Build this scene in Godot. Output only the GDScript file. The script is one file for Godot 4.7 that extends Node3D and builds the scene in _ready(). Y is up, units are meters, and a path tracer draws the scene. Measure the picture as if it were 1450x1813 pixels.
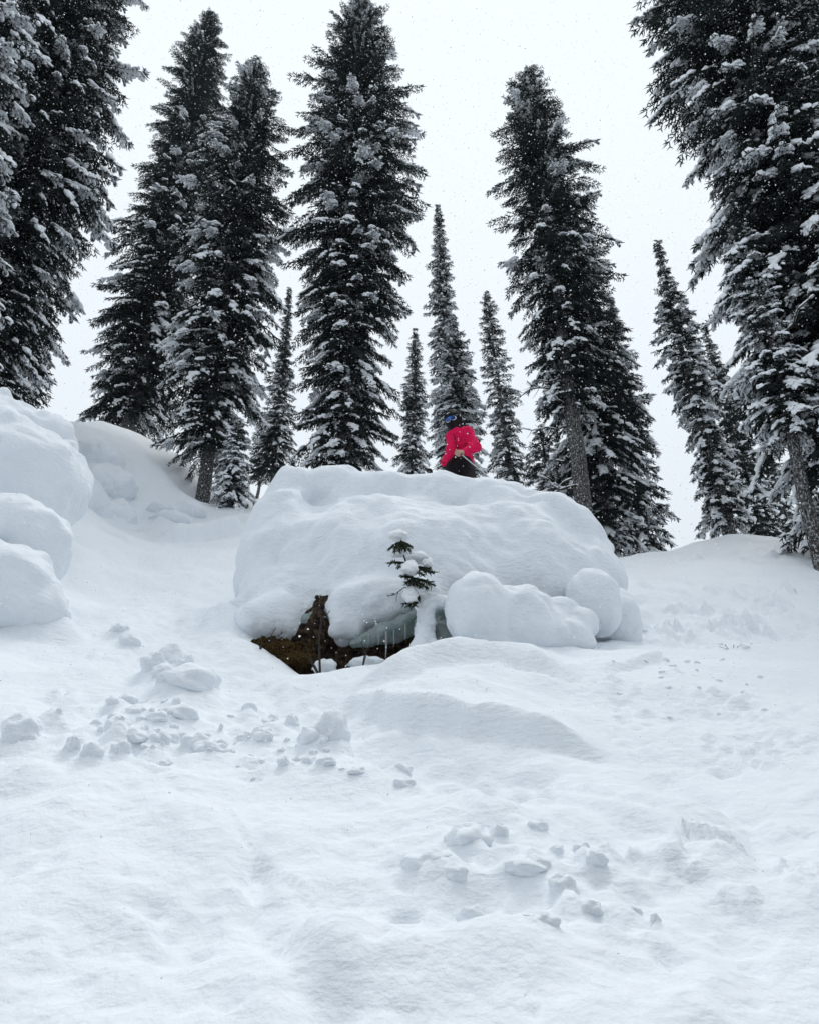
extends Node3D

# A snowy glade seen uphill: a skier on a snow-covered boulder, tall spruces behind, falling snow.
# Metres, y up; the camera looks uphill along -z.

var rng := RandomNumberGenerator.new()
var used := {}
var snow_mat: StandardMaterial3D
var lump_mat: StandardMaterial3D
var bough_snow_mat: StandardMaterial3D
var needle_mat: StandardMaterial3D
var bark_mat: StandardMaterial3D
var twig_mat: StandardMaterial3D
var rock_mat: StandardMaterial3D
var moss_mat: StandardMaterial3D
var ice_mat: StandardMaterial3D
var noise_a := FastNoiseLite.new()
var noise_b := FastNoiseLite.new()
var noise_c := FastNoiseLite.new()

# ground
var cpx := PackedFloat64Array()
var cpz := PackedFloat64Array()
var wts := PackedFloat64Array()
var gx := PackedFloat64Array()
var gz := PackedFloat64Array()
var gh := PackedFloat64Array()


func _ready() -> void:
	setting_light()
	rng.seed = 71
	for pair in [[noise_a, 3], [noise_b, 11], [noise_c, 29]]:
		pair[0].seed = pair[1]
		pair[0].noise_type = FastNoiseLite.TYPE_SIMPLEX_SMOOTH
		pair[0].fractal_type = FastNoiseLite.FRACTAL_NONE
		pair[0].frequency = 1.0
	make_materials()
	build_ground()
	build_boulder()
	build_mounds()
	build_trees()
	build_sapling()
	build_cave_things()
	build_lumps()
	build_person()
	build_snowfall()


func setting_light() -> void:
	var cam := Camera3D.new()
	cam.name = "camera"
	cam.position = Vector3(0, 1.6, 0)
	cam.rotation_degrees = Vector3(30.5, 0, 0)
	cam.fov = 63.96
	cam.near = 0.05
	cam.far = 800.0
	add_child(cam)
	cam.current = true
	var sky_m := ProceduralSkyMaterial.new()
	sky_m.sky_top_color = lin(0.745, 0.795, 0.84)
	sky_m.sky_horizon_color = lin(0.45, 0.50, 0.56)
	sky_m.sky_curve = 0.42
	sky_m.ground_bottom_color = Color(0.9, 0.93, 0.96)
	sky_m.ground_horizon_color = Color(0.97, 0.98, 0.99)
	sky_m.sun_angle_max = 1.0
	var sky := Sky.new()
	sky.sky_material = sky_m
	var env := Environment.new()
	env.background_mode = Environment.BG_SKY
	env.sky = sky
	env.background_energy_multiplier = 1.0
	env.tonemap_mode = Environment.TONE_MAPPER_LINEAR
	env.tonemap_exposure = 1.32
	env.ambient_light_source = Environment.AMBIENT_SOURCE_SKY
	env.sdfgi_enabled = true
	env.ssao_enabled = true
	env.ssil_enabled = true
	env.fog_enabled = true
	env.fog_density = 0.0003
	env.fog_light_color = Color(0.9, 0.95, 1.0)
	var we := WorldEnvironment.new()
	we.name = "sky"
	we.environment = env
	add_child(we)
	var sun := DirectionalLight3D.new()
	sun.name = "overcast_sun"
	sun.light_energy = 0.47
	sun.light_color = Color(1.0, 0.99, 0.975)
	sun.light_angular_distance = 30.0
	sun.shadow_enabled = true
	sun.sky_mode = DirectionalLight3D.SKY_MODE_LIGHT_ONLY
	sun.rotation_degrees = Vector3(-66, 160, 0)
	add_child(sun)


# ---------------------------------------------------------------- naming
func numbered(called: String) -> String:
	if not used.has(called):
		used[called] = 0
		return called
	used[called] += 1
	return "%s_%03d" % [called, used[called]]


func thing(called: String, label: String, category: String, at := Vector3.ZERO, group := "") -> Node3D:
	var o := Node3D.new()
	o.name = numbered(called)
	o.position = at
	add_child(o, true)
	tag(o, label, category, group)
	return o


func tag(o: Node3D, label: String, category: String, group := "") -> void:
	o.set_meta("label", label)
	o.set_meta("category", category)
	if group:
		o.set_meta("group", group)


func part(called: String, mesh: Mesh, mat: Material, parent: Node, kind := "") -> MeshInstance3D:
	var o := MeshInstance3D.new()
	o.mesh = mesh
	if mat:
		o.material_override = mat
		for i in mesh.get_surface_count():
			mesh.surface_set_material(i, mat)
		o.material_override = null
	var n := 0
	var nm := called
	while parent.has_node(NodePath(nm)):
		n += 1
		nm = "%s_%03d" % [called, n]
	o.name = nm
	parent.add_child(o, true)
	if kind:
		o.set_meta("kind", kind)
	return o


func single(called: String, mesh: Mesh, mat: Material, label: String, category: String, at := Vector3.ZERO, group := "") -> MeshInstance3D:
	var o := MeshInstance3D.new()
	o.mesh = mesh
	for i in mesh.get_surface_count():
		mesh.surface_set_material(i, mat)
	o.name = numbered(called)
	o.position = at
	add_child(o, true)
	tag(o, label, category, group)
	return o


# ---------------------------------------------------------------- materials
func noise_tex(freq: float, oct: int, seed_: int, size := 1024, normal := false, strength := 6.0, stretch := 1.0) -> NoiseTexture2D:
	var n := FastNoiseLite.new()
	n.seed = seed_
	n.noise_type = FastNoiseLite.TYPE_SIMPLEX_SMOOTH
	n.frequency = freq
	n.fractal_octaves = oct
	n.fractal_gain = 0.55
	var t := NoiseTexture2D.new()
	t.width = size
	t.height = size
	t.seamless = true
	t.noise = n
	t.as_normal_map = normal
	t.bump_strength = strength
	t.generate_mipmaps = false
	return t


func ramp(t: NoiseTexture2D, stops: Array, cols: Array) -> NoiseTexture2D:
	var g := Gradient.new()
	g.offsets = PackedFloat32Array(stops)
	g.colors = PackedColorArray(cols)
	t.color_ramp = g
	return t


func lin(r: float, g: float, b: float) -> Color:
	return Color(r, g, b).linear_to_srgb()


func plain_mat(c: Color, rough: float, spec := 0.3) -> StandardMaterial3D:
	var m := StandardMaterial3D.new()
	m.albedo_color = c
	m.roughness = rough
	m.metallic_specular = spec
	return m


func make_materials() -> void:
	var grain := noise_tex(0.016, 6, 5)
	var ripple := noise_tex(0.012, 5, 8, 1024, true, 5.0)
	snow_mat = plain_mat(lin(0.805, 0.845, 0.885), 0.75, 0.25)
	snow_mat.uv1_triplanar = true
	snow_mat.uv1_world_triplanar = true
	snow_mat.uv1_scale = Vector3(0.55, 1.1, 0.55)
	snow_mat.normal_enabled = true
	snow_mat.normal_texture = ripple
	snow_mat.normal_scale = 0.6
	snow_mat.heightmap_enabled = true
	snow_mat.heightmap_texture = grain
	snow_mat.heightmap_scale = 1.5
	lump_mat = snow_mat
	bough_snow_mat = plain_mat(lin(0.88, 0.905, 0.93), 0.8, 0.2)
	bough_snow_mat.backlight_enabled = true
	bough_snow_mat.backlight = Color(0.3, 0.3, 0.3)
	needle_mat = plain_mat(lin(0.018, 0.026, 0.025), 0.75, 0.25)
	needle_mat.vertex_color_use_as_albedo = true
	bark_mat = plain_mat(Color.WHITE, 0.9, 0.2)
	bark_mat.albedo_texture = ramp(noise_tex(0.03, 5, 41, 512), [0.0, 0.35, 0.55, 0.66, 0.72], [lin(0.02, 0.019, 0.018), lin(0.05, 0.047, 0.044), lin(0.10, 0.095, 0.09), lin(0.16, 0.16, 0.16), lin(0.62, 0.65, 0.68)])
	bark_mat.uv1_triplanar = true
	bark_mat.uv1_scale = Vector3(1.6, 0.7, 1.6)
	bark_mat.heightmap_enabled = true
	bark_mat.heightmap_texture = noise_tex(0.05, 4, 43, 512)
	bark_mat.heightmap_scale = 3.0
	twig_mat = plain_mat(lin(0.045, 0.038, 0.033), 0.85, 0.2)
	rock_mat = plain_mat(Color.WHITE, 0.8, 0.3)
	rock_mat.albedo_texture = ramp(noise_tex(0.02, 6, 61, 512), [0.2, 0.45, 0.6, 0.8], [lin(0.006, 0.004, 0.003), lin(0.022, 0.014, 0.009), lin(0.06, 0.037, 0.021), lin(0.13, 0.09, 0.055)])
	rock_mat.uv1_triplanar = true
	rock_mat.uv1_scale = Vector3(0.9, 0.9, 0.9)
	rock_mat.heightmap_enabled = true
	rock_mat.heightmap_texture = noise_tex(0.025, 6, 62, 512)
	rock_mat.heightmap_scale = 5.0
	moss_mat = plain_mat(Color.WHITE, 0.95, 0.15)
	moss_mat.albedo_texture = ramp(noise_tex(0.05, 5, 63, 512), [0.25, 0.5, 0.75], [lin(0.010, 0.008, 0.004), lin(0.035, 0.022, 0.008), lin(0.12, 0.075, 0.024)])
	moss_mat.uv1_triplanar = true
	moss_mat.uv1_scale = Vector3(1.2, 1.2, 1.2)
	moss_mat.heightmap_enabled = true
	moss_mat.heightmap_texture = noise_tex(0.08, 4, 64, 512)
	moss_mat.heightmap_scale = 4.0
	ice_mat = plain_mat(lin(0.24, 0.295, 0.29), 0.28, 0.5)
	ice_mat.subsurf_scatter_enabled = true
	ice_mat.subsurf_scatter_strength = 0.6
	ice_mat.uv1_triplanar = true
	ice_mat.uv1_scale = Vector3(1, 0.5, 1)
	ice_mat.normal_enabled = true
	ice_mat.normal_texture = noise_tex(0.02, 3, 71, 512, true, 6.0)
	ice_mat.normal_scale = 0.5


# ---------------------------------------------------------------- ground
func tps(r2: float) -> float:
	return 0.5 * r2 * log(r2) if r2 > 1e-12 else 0.0


func rbf(x: float, z: float) -> float:
	var n := cpx.size()
	var s := wts[n] + wts[n + 1] * x + wts[n + 2] * z
	for i in n:
		var dx := x - cpx[i]
		var dz := z - cpz[i]
		var r2 := dx * dx + dz * dz
		if r2 > 1e-12:
			s += wts[i] * 0.5 * r2 * log(r2)
	return s


func solve_ground(pts: Array) -> void:
	var n := pts.size()
	for p in pts:
		cpx.append(p.x)
		cpz.append(p.z)
	var m := n + 3
	var rows: Array[PackedFloat64Array] = []
	for i in m:
		var row := PackedFloat64Array()
		row.resize(m + 1)
		row.fill(0.0)
		if i < n:
			for j in n:
				var dx := cpx[i] - cpx[j]
				var dz := cpz[i] - cpz[j]
				row[j] = tps(dx * dx + dz * dz)
			row[i] += 0.15
			row[n] = 1.0
			row[n + 1] = cpx[i]
			row[n + 2] = cpz[i]
			row[m] = pts[i].y
		else:
			for j in n:
				row[j] = 1.0 if i == n else (cpx[j] if i == n + 1 else cpz[j])
		rows.append(row)
	for k in m:
		var best := k
		for i in range(k + 1, m):
			if absf(rows[i][k]) > absf(rows[best][k]):
				best = i
		var tmp := rows[k]
		rows[k] = rows[best]
		rows[best] = tmp
		var pivot := rows[k]
		for i in range(k + 1, m):
			var f := rows[i][k] / pivot[k]
			if f == 0.0:
				continue
			var r := rows[i]
			for j in range(k, m + 1):
				r[j] -= f * pivot[j]
			rows[i] = r
	wts.resize(m)
	for k in range(m - 1, -1, -1):
		var s := rows[k][m]
		for j in range(k + 1, m):
			s -= rows[k][j] * wts[j]
		wts[k] = s / rows[k][k]


func find_line(a: PackedFloat64Array, v: float) -> int:
	return clampi(a.bsearch(v) - 1, 0, a.size() - 2)


func ground_at(x: float, z: float) -> float:
	var i := find_line(gx, x)
	var j := find_line(gz, z)
	var u := clampf((x - gx[i]) / (gx[i + 1] - gx[i]), 0, 1)
	var v := clampf((z - gz[j]) / (gz[j + 1] - gz[j]), 0, 1)
	var w := gx.size()
	var o := j * w + i
	return lerpf(lerpf(gh[o], gh[o + 1], u), lerpf(gh[o + w], gh[o + w + 1], u), v)


func span(a: PackedFloat64Array, lo: float, hi: float) -> Vector2i:
	return Vector2i(clampi(a.bsearch(lo), 0, a.size()), clampi(a.bsearch(hi), 0, a.size()))


func bump(x: float, z: float, rx: float, rz: float, turn: float, h: float, flat := 2.0) -> void:
	var r := maxf(rx, rz)
	var ix := span(gx, x - r, x + r)
	var iz := span(gz, z - r, z + r)
	var ct := cos(turn)
	var st := sin(turn)
	for j in range(iz.x, iz.y):
		for i in range(ix.x, ix.y):
			var dx := gx[i] - x
			var dz := gz[j] - z
			var a := (dx * ct + dz * st) / rx
			var b := (-dx * st + dz * ct) / rz
			var q := a * a + b * b
			if q < 1.0:
				gh[j * gx.size() + i] += h * pow(1.0 - q, flat)


# along a polyline: raises the side that is left of its direction by h, fading over a distance "back", with a step "sharp" wide
func ledge(line: Array, h: float, back: float, sharp: float, wob := 0.05) -> void:
	var lo := Vector2(1e9, 1e9)
	var hi := Vector2(-1e9, -1e9)
	var total := 0.0
	for k in line.size():
		lo = lo.min(line[k])
		hi = hi.max(line[k])
		if k:
			total += line[k].distance_to(line[k - 1])
	var ix := span(gx, lo.x - back * 2.0, hi.x + back * 2.0)
	var iz := span(gz, lo.y - back * 2.0, hi.y + back * 2.0)
	for j in range(iz.x, iz.y):
		for i in range(ix.x, ix.y):
			var p := Vector2(gx[i], gz[j])
			var bd := 1e9
			var side := 1.0
			var along := 0.0
			var run := 0.0
			for k in line.size() - 1:
				var a: Vector2 = line[k]
				var b: Vector2 = line[k + 1]
				var ab := b - a
				var l := ab.length()
				var t := clampf((p - a).dot(ab) / (l * l), 0, 1)
				var d := p.distance_to(a + ab * t)
				if d < bd:
					bd = d
					side = signf(ab.cross(p - a))
					along = run + t * l
				run += l
			if bd > back * 2.0:
				continue
			var w := bd * -side + wob * noise_b.get_noise_2d(p.x * 3.0, p.y * 3.0) + wob * 0.22 * noise_c.get_noise_2d(p.x * 8.0, p.y * 8.0)
			var ends := smoothstep(0.0, 0.25, along / total) * smoothstep(0.0, 0.2, 1.0 - along / total)
			gh[j * gx.size() + i] += h * ends * smoothstep(-sharp * 0.5, sharp * 0.5, w) * exp(-maxf(w, 0.0) / back)


func groove(line: Array, h: float, width: float) -> void:
	var lo := Vector2(1e9, 1e9)
	var hi := Vector2(-1e9, -1e9)
	for q in line:
		lo = lo.min(q)
		hi = hi.max(q)
	var ix := span(gx, lo.x - width * 3.0, hi.x + width * 3.0)
	var iz := span(gz, lo.y - width * 3.0, hi.y + width * 3.0)
	for j in range(iz.x, iz.y):
		for i in range(ix.x, ix.y):
			var p := Vector2(gx[i], gz[j])
			var bd := 1e9
			var along := 0.0
			for k in line.size() - 1:
				var a: Vector2 = line[k]
				var ab: Vector2 = line[k + 1] - a
				var t := clampf((p - a).dot(ab) / ab.length_squared(), 0, 1)
				var d := p.distance_to(a + ab * t)
				if d < bd:
					bd = d
					along = (k + t) / (line.size() - 1.0)
			bd += 0.4 * width * noise_b.get_noise_2d(p.x * 4.0, p.y * 4.0)
			if bd < width * 3.0:
				gh[j * gx.size() + i] += h * exp(-bd * bd / (width * width)) * smoothstep(0.0, 0.15, along) * smoothstep(0.0, 0.15, 1.0 - along)


# small dents and bumps
func scatter(x: float, z: float, rx: float, rz: float, n: int, r0: float, r1: float, h0: float, h1: float) -> void:
	for k in n:
		var r := rng.randf_range(r0, r1)
		bump(x + rng.randf_range(-rx, rx), z + rng.randf_range(-rz, rz), r * rng.randf_range(0.8, 1.6), r, rng.randf() * PI, rng.randf_range(h0, h1) * 1.7 * (r / r1), 1.4)


# broken, trampled snow
func rough_patch(x: float, z: float, rx: float, rz: float, amp: float, freq: float) -> void:
	var cell := FastNoiseLite.new()
	cell.seed = 5
	cell.noise_type = FastNoiseLite.TYPE_CELLULAR
	cell.frequency = 1.0
	cell.cellular_return_type = FastNoiseLite.RETURN_DISTANCE
	cell.fractal_type = FastNoiseLite.FRACTAL_NONE
	var ix := span(gx, x - rx, x + rx)
	var iz := span(gz, z - rz, z + rz)
	for j in range(iz.x, iz.y):
		for i in range(ix.x, ix.y):
			var px := gx[i]
			var pz := gz[j]
			var q := pow((px - x) / rx, 2) + pow((pz - z) / rz, 2)
			if q < 1.0:
				var m := (1.0 - q) * clampf(0.55 + 1.3 * noise_b.get_noise_2d(px * 1.1, pz * 1.1), 0.0, 1.0)
				var lump := smoothstep(0.55, 0.22, cell.get_noise_2d(px * freq, pz * freq) + 1.0) * (0.45 + 0.9 * noise_a.get_noise_2d(px * freq * 0.8, pz * freq * 0.8))
				gh[j * gx.size() + i] += amp * m * (lump + 0.35 * noise_c.get_noise_2d(px * freq * 1.4, pz * freq * 1.4))


func build_ground() -> void:
	var pts: Array = [
		Vector3(-2.00, 1.53, -2.80), Vector3(-1.12, 1.53, -2.65), Vector3(0.00, 1.53, -2.60), Vector3(1.10, 1.53, -2.60), Vector3(1.93, 1.53, -2.70),
		Vector3(-1.52, 1.89, -3.35), Vector3(-0.71, 1.90, -3.50), Vector3(0.00, 1.90, -3.50), Vector3(0.82, 1.90, -3.50), Vector3(1.54, 1.90, -3.40),
		Vector3(-2.17, 2.53, -4.50), Vector3(-1.20, 2.60, -4.80), Vector3(0.00, 2.62, -4.90), Vector3(1.22, 2.62, -4.90), Vector3(2.27, 2.58, -4.70),
		Vector3(-3.00, 3.43, -5.90), Vector3(-1.88, 3.55, -6.30), Vector3(-0.52, 3.25, -6.00), Vector3(-1.10, 3.83, -6.90), Vector3(0.32, 3.39, -6.20),
		Vector3(1.16, 3.27, -6.10), Vector3(2.30, 3.42, -6.30), Vector3(3.02, 3.33, -6.00), Vector3(-3.59, 4.77, -7.80), Vector3(-2.66, 4.55, -7.70),
		Vector3(-2.18, 5.10, -8.60), Vector3(-2.26, 5.68, -9.30), Vector3(-0.93, 4.36, -7.90), Vector3(-0.15, 4.58, -8.10), Vector3(-1.64, 4.88, -8.50),
		Vector3(0.45, 4.71, -8.20), Vector3(1.14, 4.64, -8.10), Vector3(1.66, 4.78, -8.30), Vector3(2.62, 5.16, -9.10), Vector3(-4.50, 7.82, -12.30),
		Vector3(-4.34, 6.23, -10.00), Vector3(-5.71, 10.01, -15.30), Vector3(-3.52, 9.95, -15.20), Vector3(-2.98, 7.82, -12.30), Vector3(-3.65, 5.68, -9.30),
		Vector3(-6.47, 13.55, -18.60), Vector3(-9.40, 17.16, -21.00), Vector3(-7.83, 15.86, -20.30), Vector3(-8.86, 14.49, -17.50), Vector3(-6.96, 16.02, -21.20),
		Vector3(-5.94, 13.85, -20.20), Vector3(-4.50, 14.49, -21.00), Vector3(-7.24, 11.12, -16.00), Vector3(3.43, 6.79, -11.20), Vector3(3.59, 5.20, -9.40),
		Vector3(4.48, 6.83, -11.30), Vector3(4.69, 5.01, -8.90), Vector3(5.61, 6.70, -11.00), Vector3(6.49, 9.21, -14.20), Vector3(6.99, 9.99, -15.20),
		Vector3(4.26, 9.05, -14.50), Vector3(5.66, 9.73, -15.30), Vector3(8.09, 9.23, -14.30), Vector3(8.10, 9.65, -14.90), Vector3(-0.90, 4.35, -9.20),
		Vector3(0.20, 4.50, -9.20), Vector3(-1.00, 6.00, -11.20), Vector3(1.00, 6.20, -11.00), Vector3(2.20, 6.20, -10.80), Vector3(0.00, 9.50, -14.50),
		Vector3(2.50, 9.00, -14.50), Vector3(-7.50, 7.20, -8.50), Vector3(-7.00, 5.20, -6.50), Vector3(-8.60, 12.20, -14.00), Vector3(-10.00, 9.50, -11.00),
		Vector3(7.00, 4.50, -8.00), Vector3(9.00, 7.50, -12.00), Vector3(6.50, 10.20, -18.00), Vector3(3.50, 10.50, -18.00), Vector3(9.50, 9.90, -18.00),
		Vector3(-10.00, 16.60, -24.00), Vector3(-5.50, 14.80, -24.50), Vector3(-2.00, 13.60, -20.00), Vector3(1.50, 12.60, -19.00), Vector3(3.80, 11.20, -20.00),
		Vector3(-11.00, 13.50, -17.00), Vector3(0.00, 16.50, -28.00), Vector3(-12.00, 17.00, -28.00), Vector3(12.00, 14.50, -28.00), Vector3(20.00, 4.00, -6.00),
		Vector3(-20.00, 6.00, -6.00), Vector3(22.00, 13.00, -22.00), Vector3(-22.00, 15.00, -22.00), Vector3(0.00, -7.00, 12.00), Vector3(-15.00, -6.00, 10.00),
		Vector3(15.00, -7.00, 10.00), Vector3(-60.00, 24.00, -50.00), Vector3(-60.00, -2.00, 0.00), Vector3(0.00, 24.00, -50.00), Vector3(0.00, -26.00, 50.00),
		Vector3(60.00, 24.00, -50.00), Vector3(60.00, -2.00, 0.00), Vector3(-60.00, -26.00, 50.00), Vector3(60.00, -26.00, 50.00), Vector3(-260.00, 100.00, -260.00),
		Vector3(-260.00, -140.00, 260.00), Vector3(-90.00, 70.00, -170.00), Vector3(-90.00, -140.00, 260.00), Vector3(90.00, 70.00, -170.00), Vector3(90.00, -140.00, 260.00),
		Vector3(260.00, 100.00, -260.00), Vector3(260.00, -140.00, 260.00),
	]
	solve_ground(pts)
	# lines of the sheet: fine where the slope is near, coarse out to the horizon
	var x := -9.6
	while x < 9.6:
		gx.append(x)
		x += 0.03 if absf(x) < 5.0 else 0.045
	var step := 0.1
	while x < 300.0:
		gx.append(x)
		x += step
		step *= 1.32
	x = -9.6
	step = 0.1
	var left := []
	while x > -300.0:
		x -= step
		left.append(x)
		step *= 1.32
	left.reverse()
	var all := PackedFloat64Array(left)
	all.append_array(gx)
	gx = all
	var z := -2.0
	var zs := []
	while z > -18.5:
		zs.append(z)
		z -= clampf(0.0052 * -z, 0.013, 0.055)
	step = 0.14
	while z > -300.0:
		zs.append(z)
		z -= step
		step *= 1.14 if z > -34.0 else 1.4
	z = -2.0
	step = 0.03
	var behind := []
	while z < 300.0:
		z += step
		behind.append(z)
		step *= 1.3
	zs.reverse()
	gz = PackedFloat64Array(zs)
	gz.append_array(PackedFloat64Array(behind))
	var w := gx.size()
	gh.resize(w * gz.size())
	# the broad shape on a lattice, then a smooth spline between
	var lx := -11.0
	var lz := -36.0
	var ls := 0.3
	var nx := 75
	var nz := 124
	var lat := PackedFloat64Array()
	lat.resize(nx * nz)
	for j in nz:
		for i in nx:
			lat[j * nx + i] = rbf(lx + i * ls, lz + j * ls)
	for j in gz.size():
		var zz := gz[j]
		var fz := (zz - lz) / ls
		for i in w:
			var xx := gx[i]
			var fx := (xx - lx) / ls
			var h := 0.0
			if fx >= 1.0 and fx < nx - 2.0 and fz >= 1.0 and fz < nz - 2.0:
				var a := int(fx)
				var b := int(fz)
				var u := fx - a
				var v := fz - b
				var o := b * nx + a
				var r0 := cubic_interpolate(lat[o - nx], lat[o - nx + 1], lat[o - nx - 1], lat[o - nx + 2], u)
				var r1 := cubic_interpolate(lat[o], lat[o + 1], lat[o - 1], lat[o + 2], u)
				var r2 := cubic_interpolate(lat[o + nx], lat[o + nx + 1], lat[o + nx - 1], lat[o + nx + 2], u)
				var r3 := cubic_interpolate(lat[o + 2 * nx], lat[o + 2 * nx + 1], lat[o + 2 * nx - 1], lat[o + 2 * nx + 2], u)
				h = cubic_interpolate(r1, r2, r0, r3, v)
			else:
				h = rbf(xx, zz)
			h += 0.07 * noise_a.get_noise_2d(xx * 0.8, zz * 0.8) + 0.019 * noise_b.get_noise_2d(xx * 2.1, zz * 2.1) + 0.006 * noise_c.get_noise_2d(xx * 7.0, zz * 7.0)
			gh[j * w + i] = h
	shape_ground()
	# one mesh
	var verts := PackedVector3Array()
	var norms := PackedVector3Array()
	verts.resize(gh.size())
	norms.resize(gh.size())
	for j in gz.size():
		var jm := maxi(j - 1, 0)
		var jp := mini(j + 1, gz.size() - 1)
		for i in w:
			var im := maxi(i - 1, 0)
			var ip := mini(i + 1, w - 1)
			verts[j * w + i] = Vector3(gx[i], gh[j * w + i], gz[j])
			norms[j * w + i] = Vector3(-(gh[j * w + ip] - gh[j * w + im]) / (gx[ip] - gx[im]), 1.0, -(gh[jp * w + i] - gh[jm * w + i]) / (gz[jp] - gz[jm])).normalized()
	var idx := PackedInt32Array()
	idx.resize((w - 1) * (gz.size() - 1) * 6)
	var at := 0
	for j in gz.size() - 1:
		for i in w - 1:
			var o := j * w + i
			idx[at] = o
			idx[at + 1] = o + 1
			idx[at + 2] = o + w
			idx[at + 3] = o + 1
			idx[at + 4] = o + w + 1
			idx[at + 5] = o + w
			at += 6
	var arr := []
	arr.resize(Mesh.ARRAY_MAX)
	arr[Mesh.ARRAY_VERTEX] = verts
	arr[Mesh.ARRAY_NORMAL] = norms
	arr[Mesh.ARRAY_INDEX] = idx
	var mesh := ArrayMesh.new()
	mesh.add_surface_from_arrays(Mesh.PRIMITIVE_TRIANGLES, arr)
	var o := single("snow_ground", mesh, snow_mat, "steep snow-covered ground of the glade", "ground")
	o.remove_meta("category")
	o.set_meta("kind", "structure")


func shape_ground() -> void:
	ledge([Vector2(-0.73, -6.90), Vector2(-0.34, -6.54), Vector2(-0.15, -6.26), Vector2(0.23, -6.02), Vector2(0.62, -5.84), Vector2(1.47, -5.60)], 0.24, 0.7, 0.11, 0.04)
	ledge([Vector2(-0.69, -7.20), Vector2(-0.22, -6.88), Vector2(0.08, -7.02), Vector2(0.39, -7.26), Vector2(0.76, -7.34), Vector2(1.08, -7.32), Vector2(1.34, -7.20), Vector2(1.48, -7.06)], 0.26, 0.6, 0.24, 0.05)
	ledge([Vector2(1.65, -7.32), Vector2(1.93, -7.40), Vector2(2.46, -7.76), Vector2(2.70, -8.12)], 0.1, 0.4, 0.1, 0.05)
	ledge([Vector2(-5.15, -14.46), Vector2(-4.88, -14.68), Vector2(-4.31, -15.08), Vector2(-3.44, -15.60)], 0.55, 1.0, 0.22, 0.03)
	ledge([Vector2(-1.24, -6.34), Vector2(-1.71, -6.96), Vector2(-2.30, -7.48), Vector2(-3.08, -8.00), Vector2(-3.90, -7.92)], -0.08, 0.5, 0.4, 0.05)
	ledge([Vector2(1.26, -3.36), Vector2(1.13, -3.46), Vector2(1.00, -3.64), Vector2(0.78, -3.88), Vector2(0.49, -4.34), Vector2(0.11, -4.92), Vector2(-0.48, -5.60), Vector2(-1.14, -6.42)], 0.11, 0.6, 0.25, 0.05)
	ledge([Vector2(1.18, -4.04), Vector2(1.21, -3.98), Vector2(1.38, -3.84), Vector2(1.48, -3.80)], 0.09, 0.35, 0.07, 0.05)
	ledge([Vector2(0.91, -3.90), Vector2(1.02, -3.70), Vector2(1.11, -3.58), Vector2(1.22, -3.62)], 0.09, 0.35, 0.07, 0.05)
	ledge([Vector2(1.13, -3.46), Vector2(1.24, -3.36), Vector2(1.33, -3.44)], 0.05, 0.2, 0.06, 0.05)
	groove([Vector2(-0.86, -4.60), Vector2(-0.73, -4.08), Vector2(-0.66, -3.80), Vector2(-0.56, -3.44), Vector2(-0.46, -3.18), Vector2(-0.35, -3.00), Vector2(-0.27, -2.84), Vector2(-0.21, -2.70), Vector2(-0.18, -2.62)], -0.07, 0.07)
	ledge([Vector2(-0.68, -3.84), Vector2(-0.56, -3.44), Vector2(-0.46, -3.20), Vector2(-0.36, -3.02), Vector2(-0.27, -2.86), Vector2(-0.18, -2.62)], 0.085, 0.35, 0.15, 0.03)
	groove([Vector2(0.79, -3.72), Vector2(0.76, -3.38), Vector2(0.85, -3.08), Vector2(0.96, -3.00), Vector2(0.84, -2.74), Vector2(0.70, -2.62)], 0.03, 0.07)
	groove([Vector2(-0.81, -6.96), Vector2(-0.49, -6.64), Vector2(-0.11, -6.16), Vector2(0.35, -5.46), Vector2(0.74, -4.94), Vector2(1.03, -4.22)], -0.012, 0.05)
	groove([Vector2(-0.73, -6.34), Vector2(-0.10, -5.66), Vector2(0.40, -4.84), Vector2(0.77, -4.32), Vector2(1.09, -4.00)], -0.012, 0.04)
	groove([Vector2(-7.66, -18.34), Vector2(-7.22, -17.30), Vector2(-6.70, -16.72)], 0.06, 0.25)
	bump(-7.53, -17.00, 0.819, 0.778, 0, 0.45, 2.0)
	bump(-7.11, -16.02, 0.755, 0.652, 0, 0.45, 2.0)
	bump(-6.52, -16.12, 0.407, 0.515, 0, 0.5, 2.0)
	bump(-7.42, -16.26, 0.423, 0.670, 0, 0.3, 2.0)
	bump(-5.54, -17.54, 0.363, 0.552, 0, 0.3, 2.0)
	bump(-7.97, -17.50, 0.548, 0.669, 0, 0.25, 2.0)
	bump(-5.71, -16.58, 0.480, 0.391, 0, 0.3, 2.0)
	bump(-6.97, -17.36, 0.299, 0.710, 0, -0.2, 2.0)
	bump(-7.21, -17.04, 0.147, 0.196, 0, -0.2, 2.0)
	bump(-6.45, -16.80, 0.283, 0.403, 0, -0.2, 2.0)
	bump(-5.54, -13.42, 0.506, 0.213, 0, -0.15, 2.0)
	bump(-6.22, -20.20, 0.931, 1.448, 0, -0.35, 1.5)
	bump(-1.62, -3.64, 0.083, 0.157, 0, -0.05, 2.0)
	bump(-1.18, -4.38, 0.057, 0.042, 0, -0.02, 2.0)
	bump(-0.24, -4.28, 0.054, 0.057, 0, -0.02, 2.0)
	bump(-0.11, -3.44, 0.052, 0.068, 0, -0.02, 2.0)
	bump(-0.67, -3.84, 0.041, 0.062, 0, -0.015, 2.0)
	bump(-0.94, -3.42, 0.086, 0.116, 0, -0.03, 2.0)
	bump(1.13, -3.64, 0.053, 0.045, 0, -0.05, 2.0)
	bump(1.17, -4.12, 0.030, 0.028, 0, -0.03, 2.0)
	bump(1.21, -4.02, 0.038, 0.033, 0, -0.03, 2.0)
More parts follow.
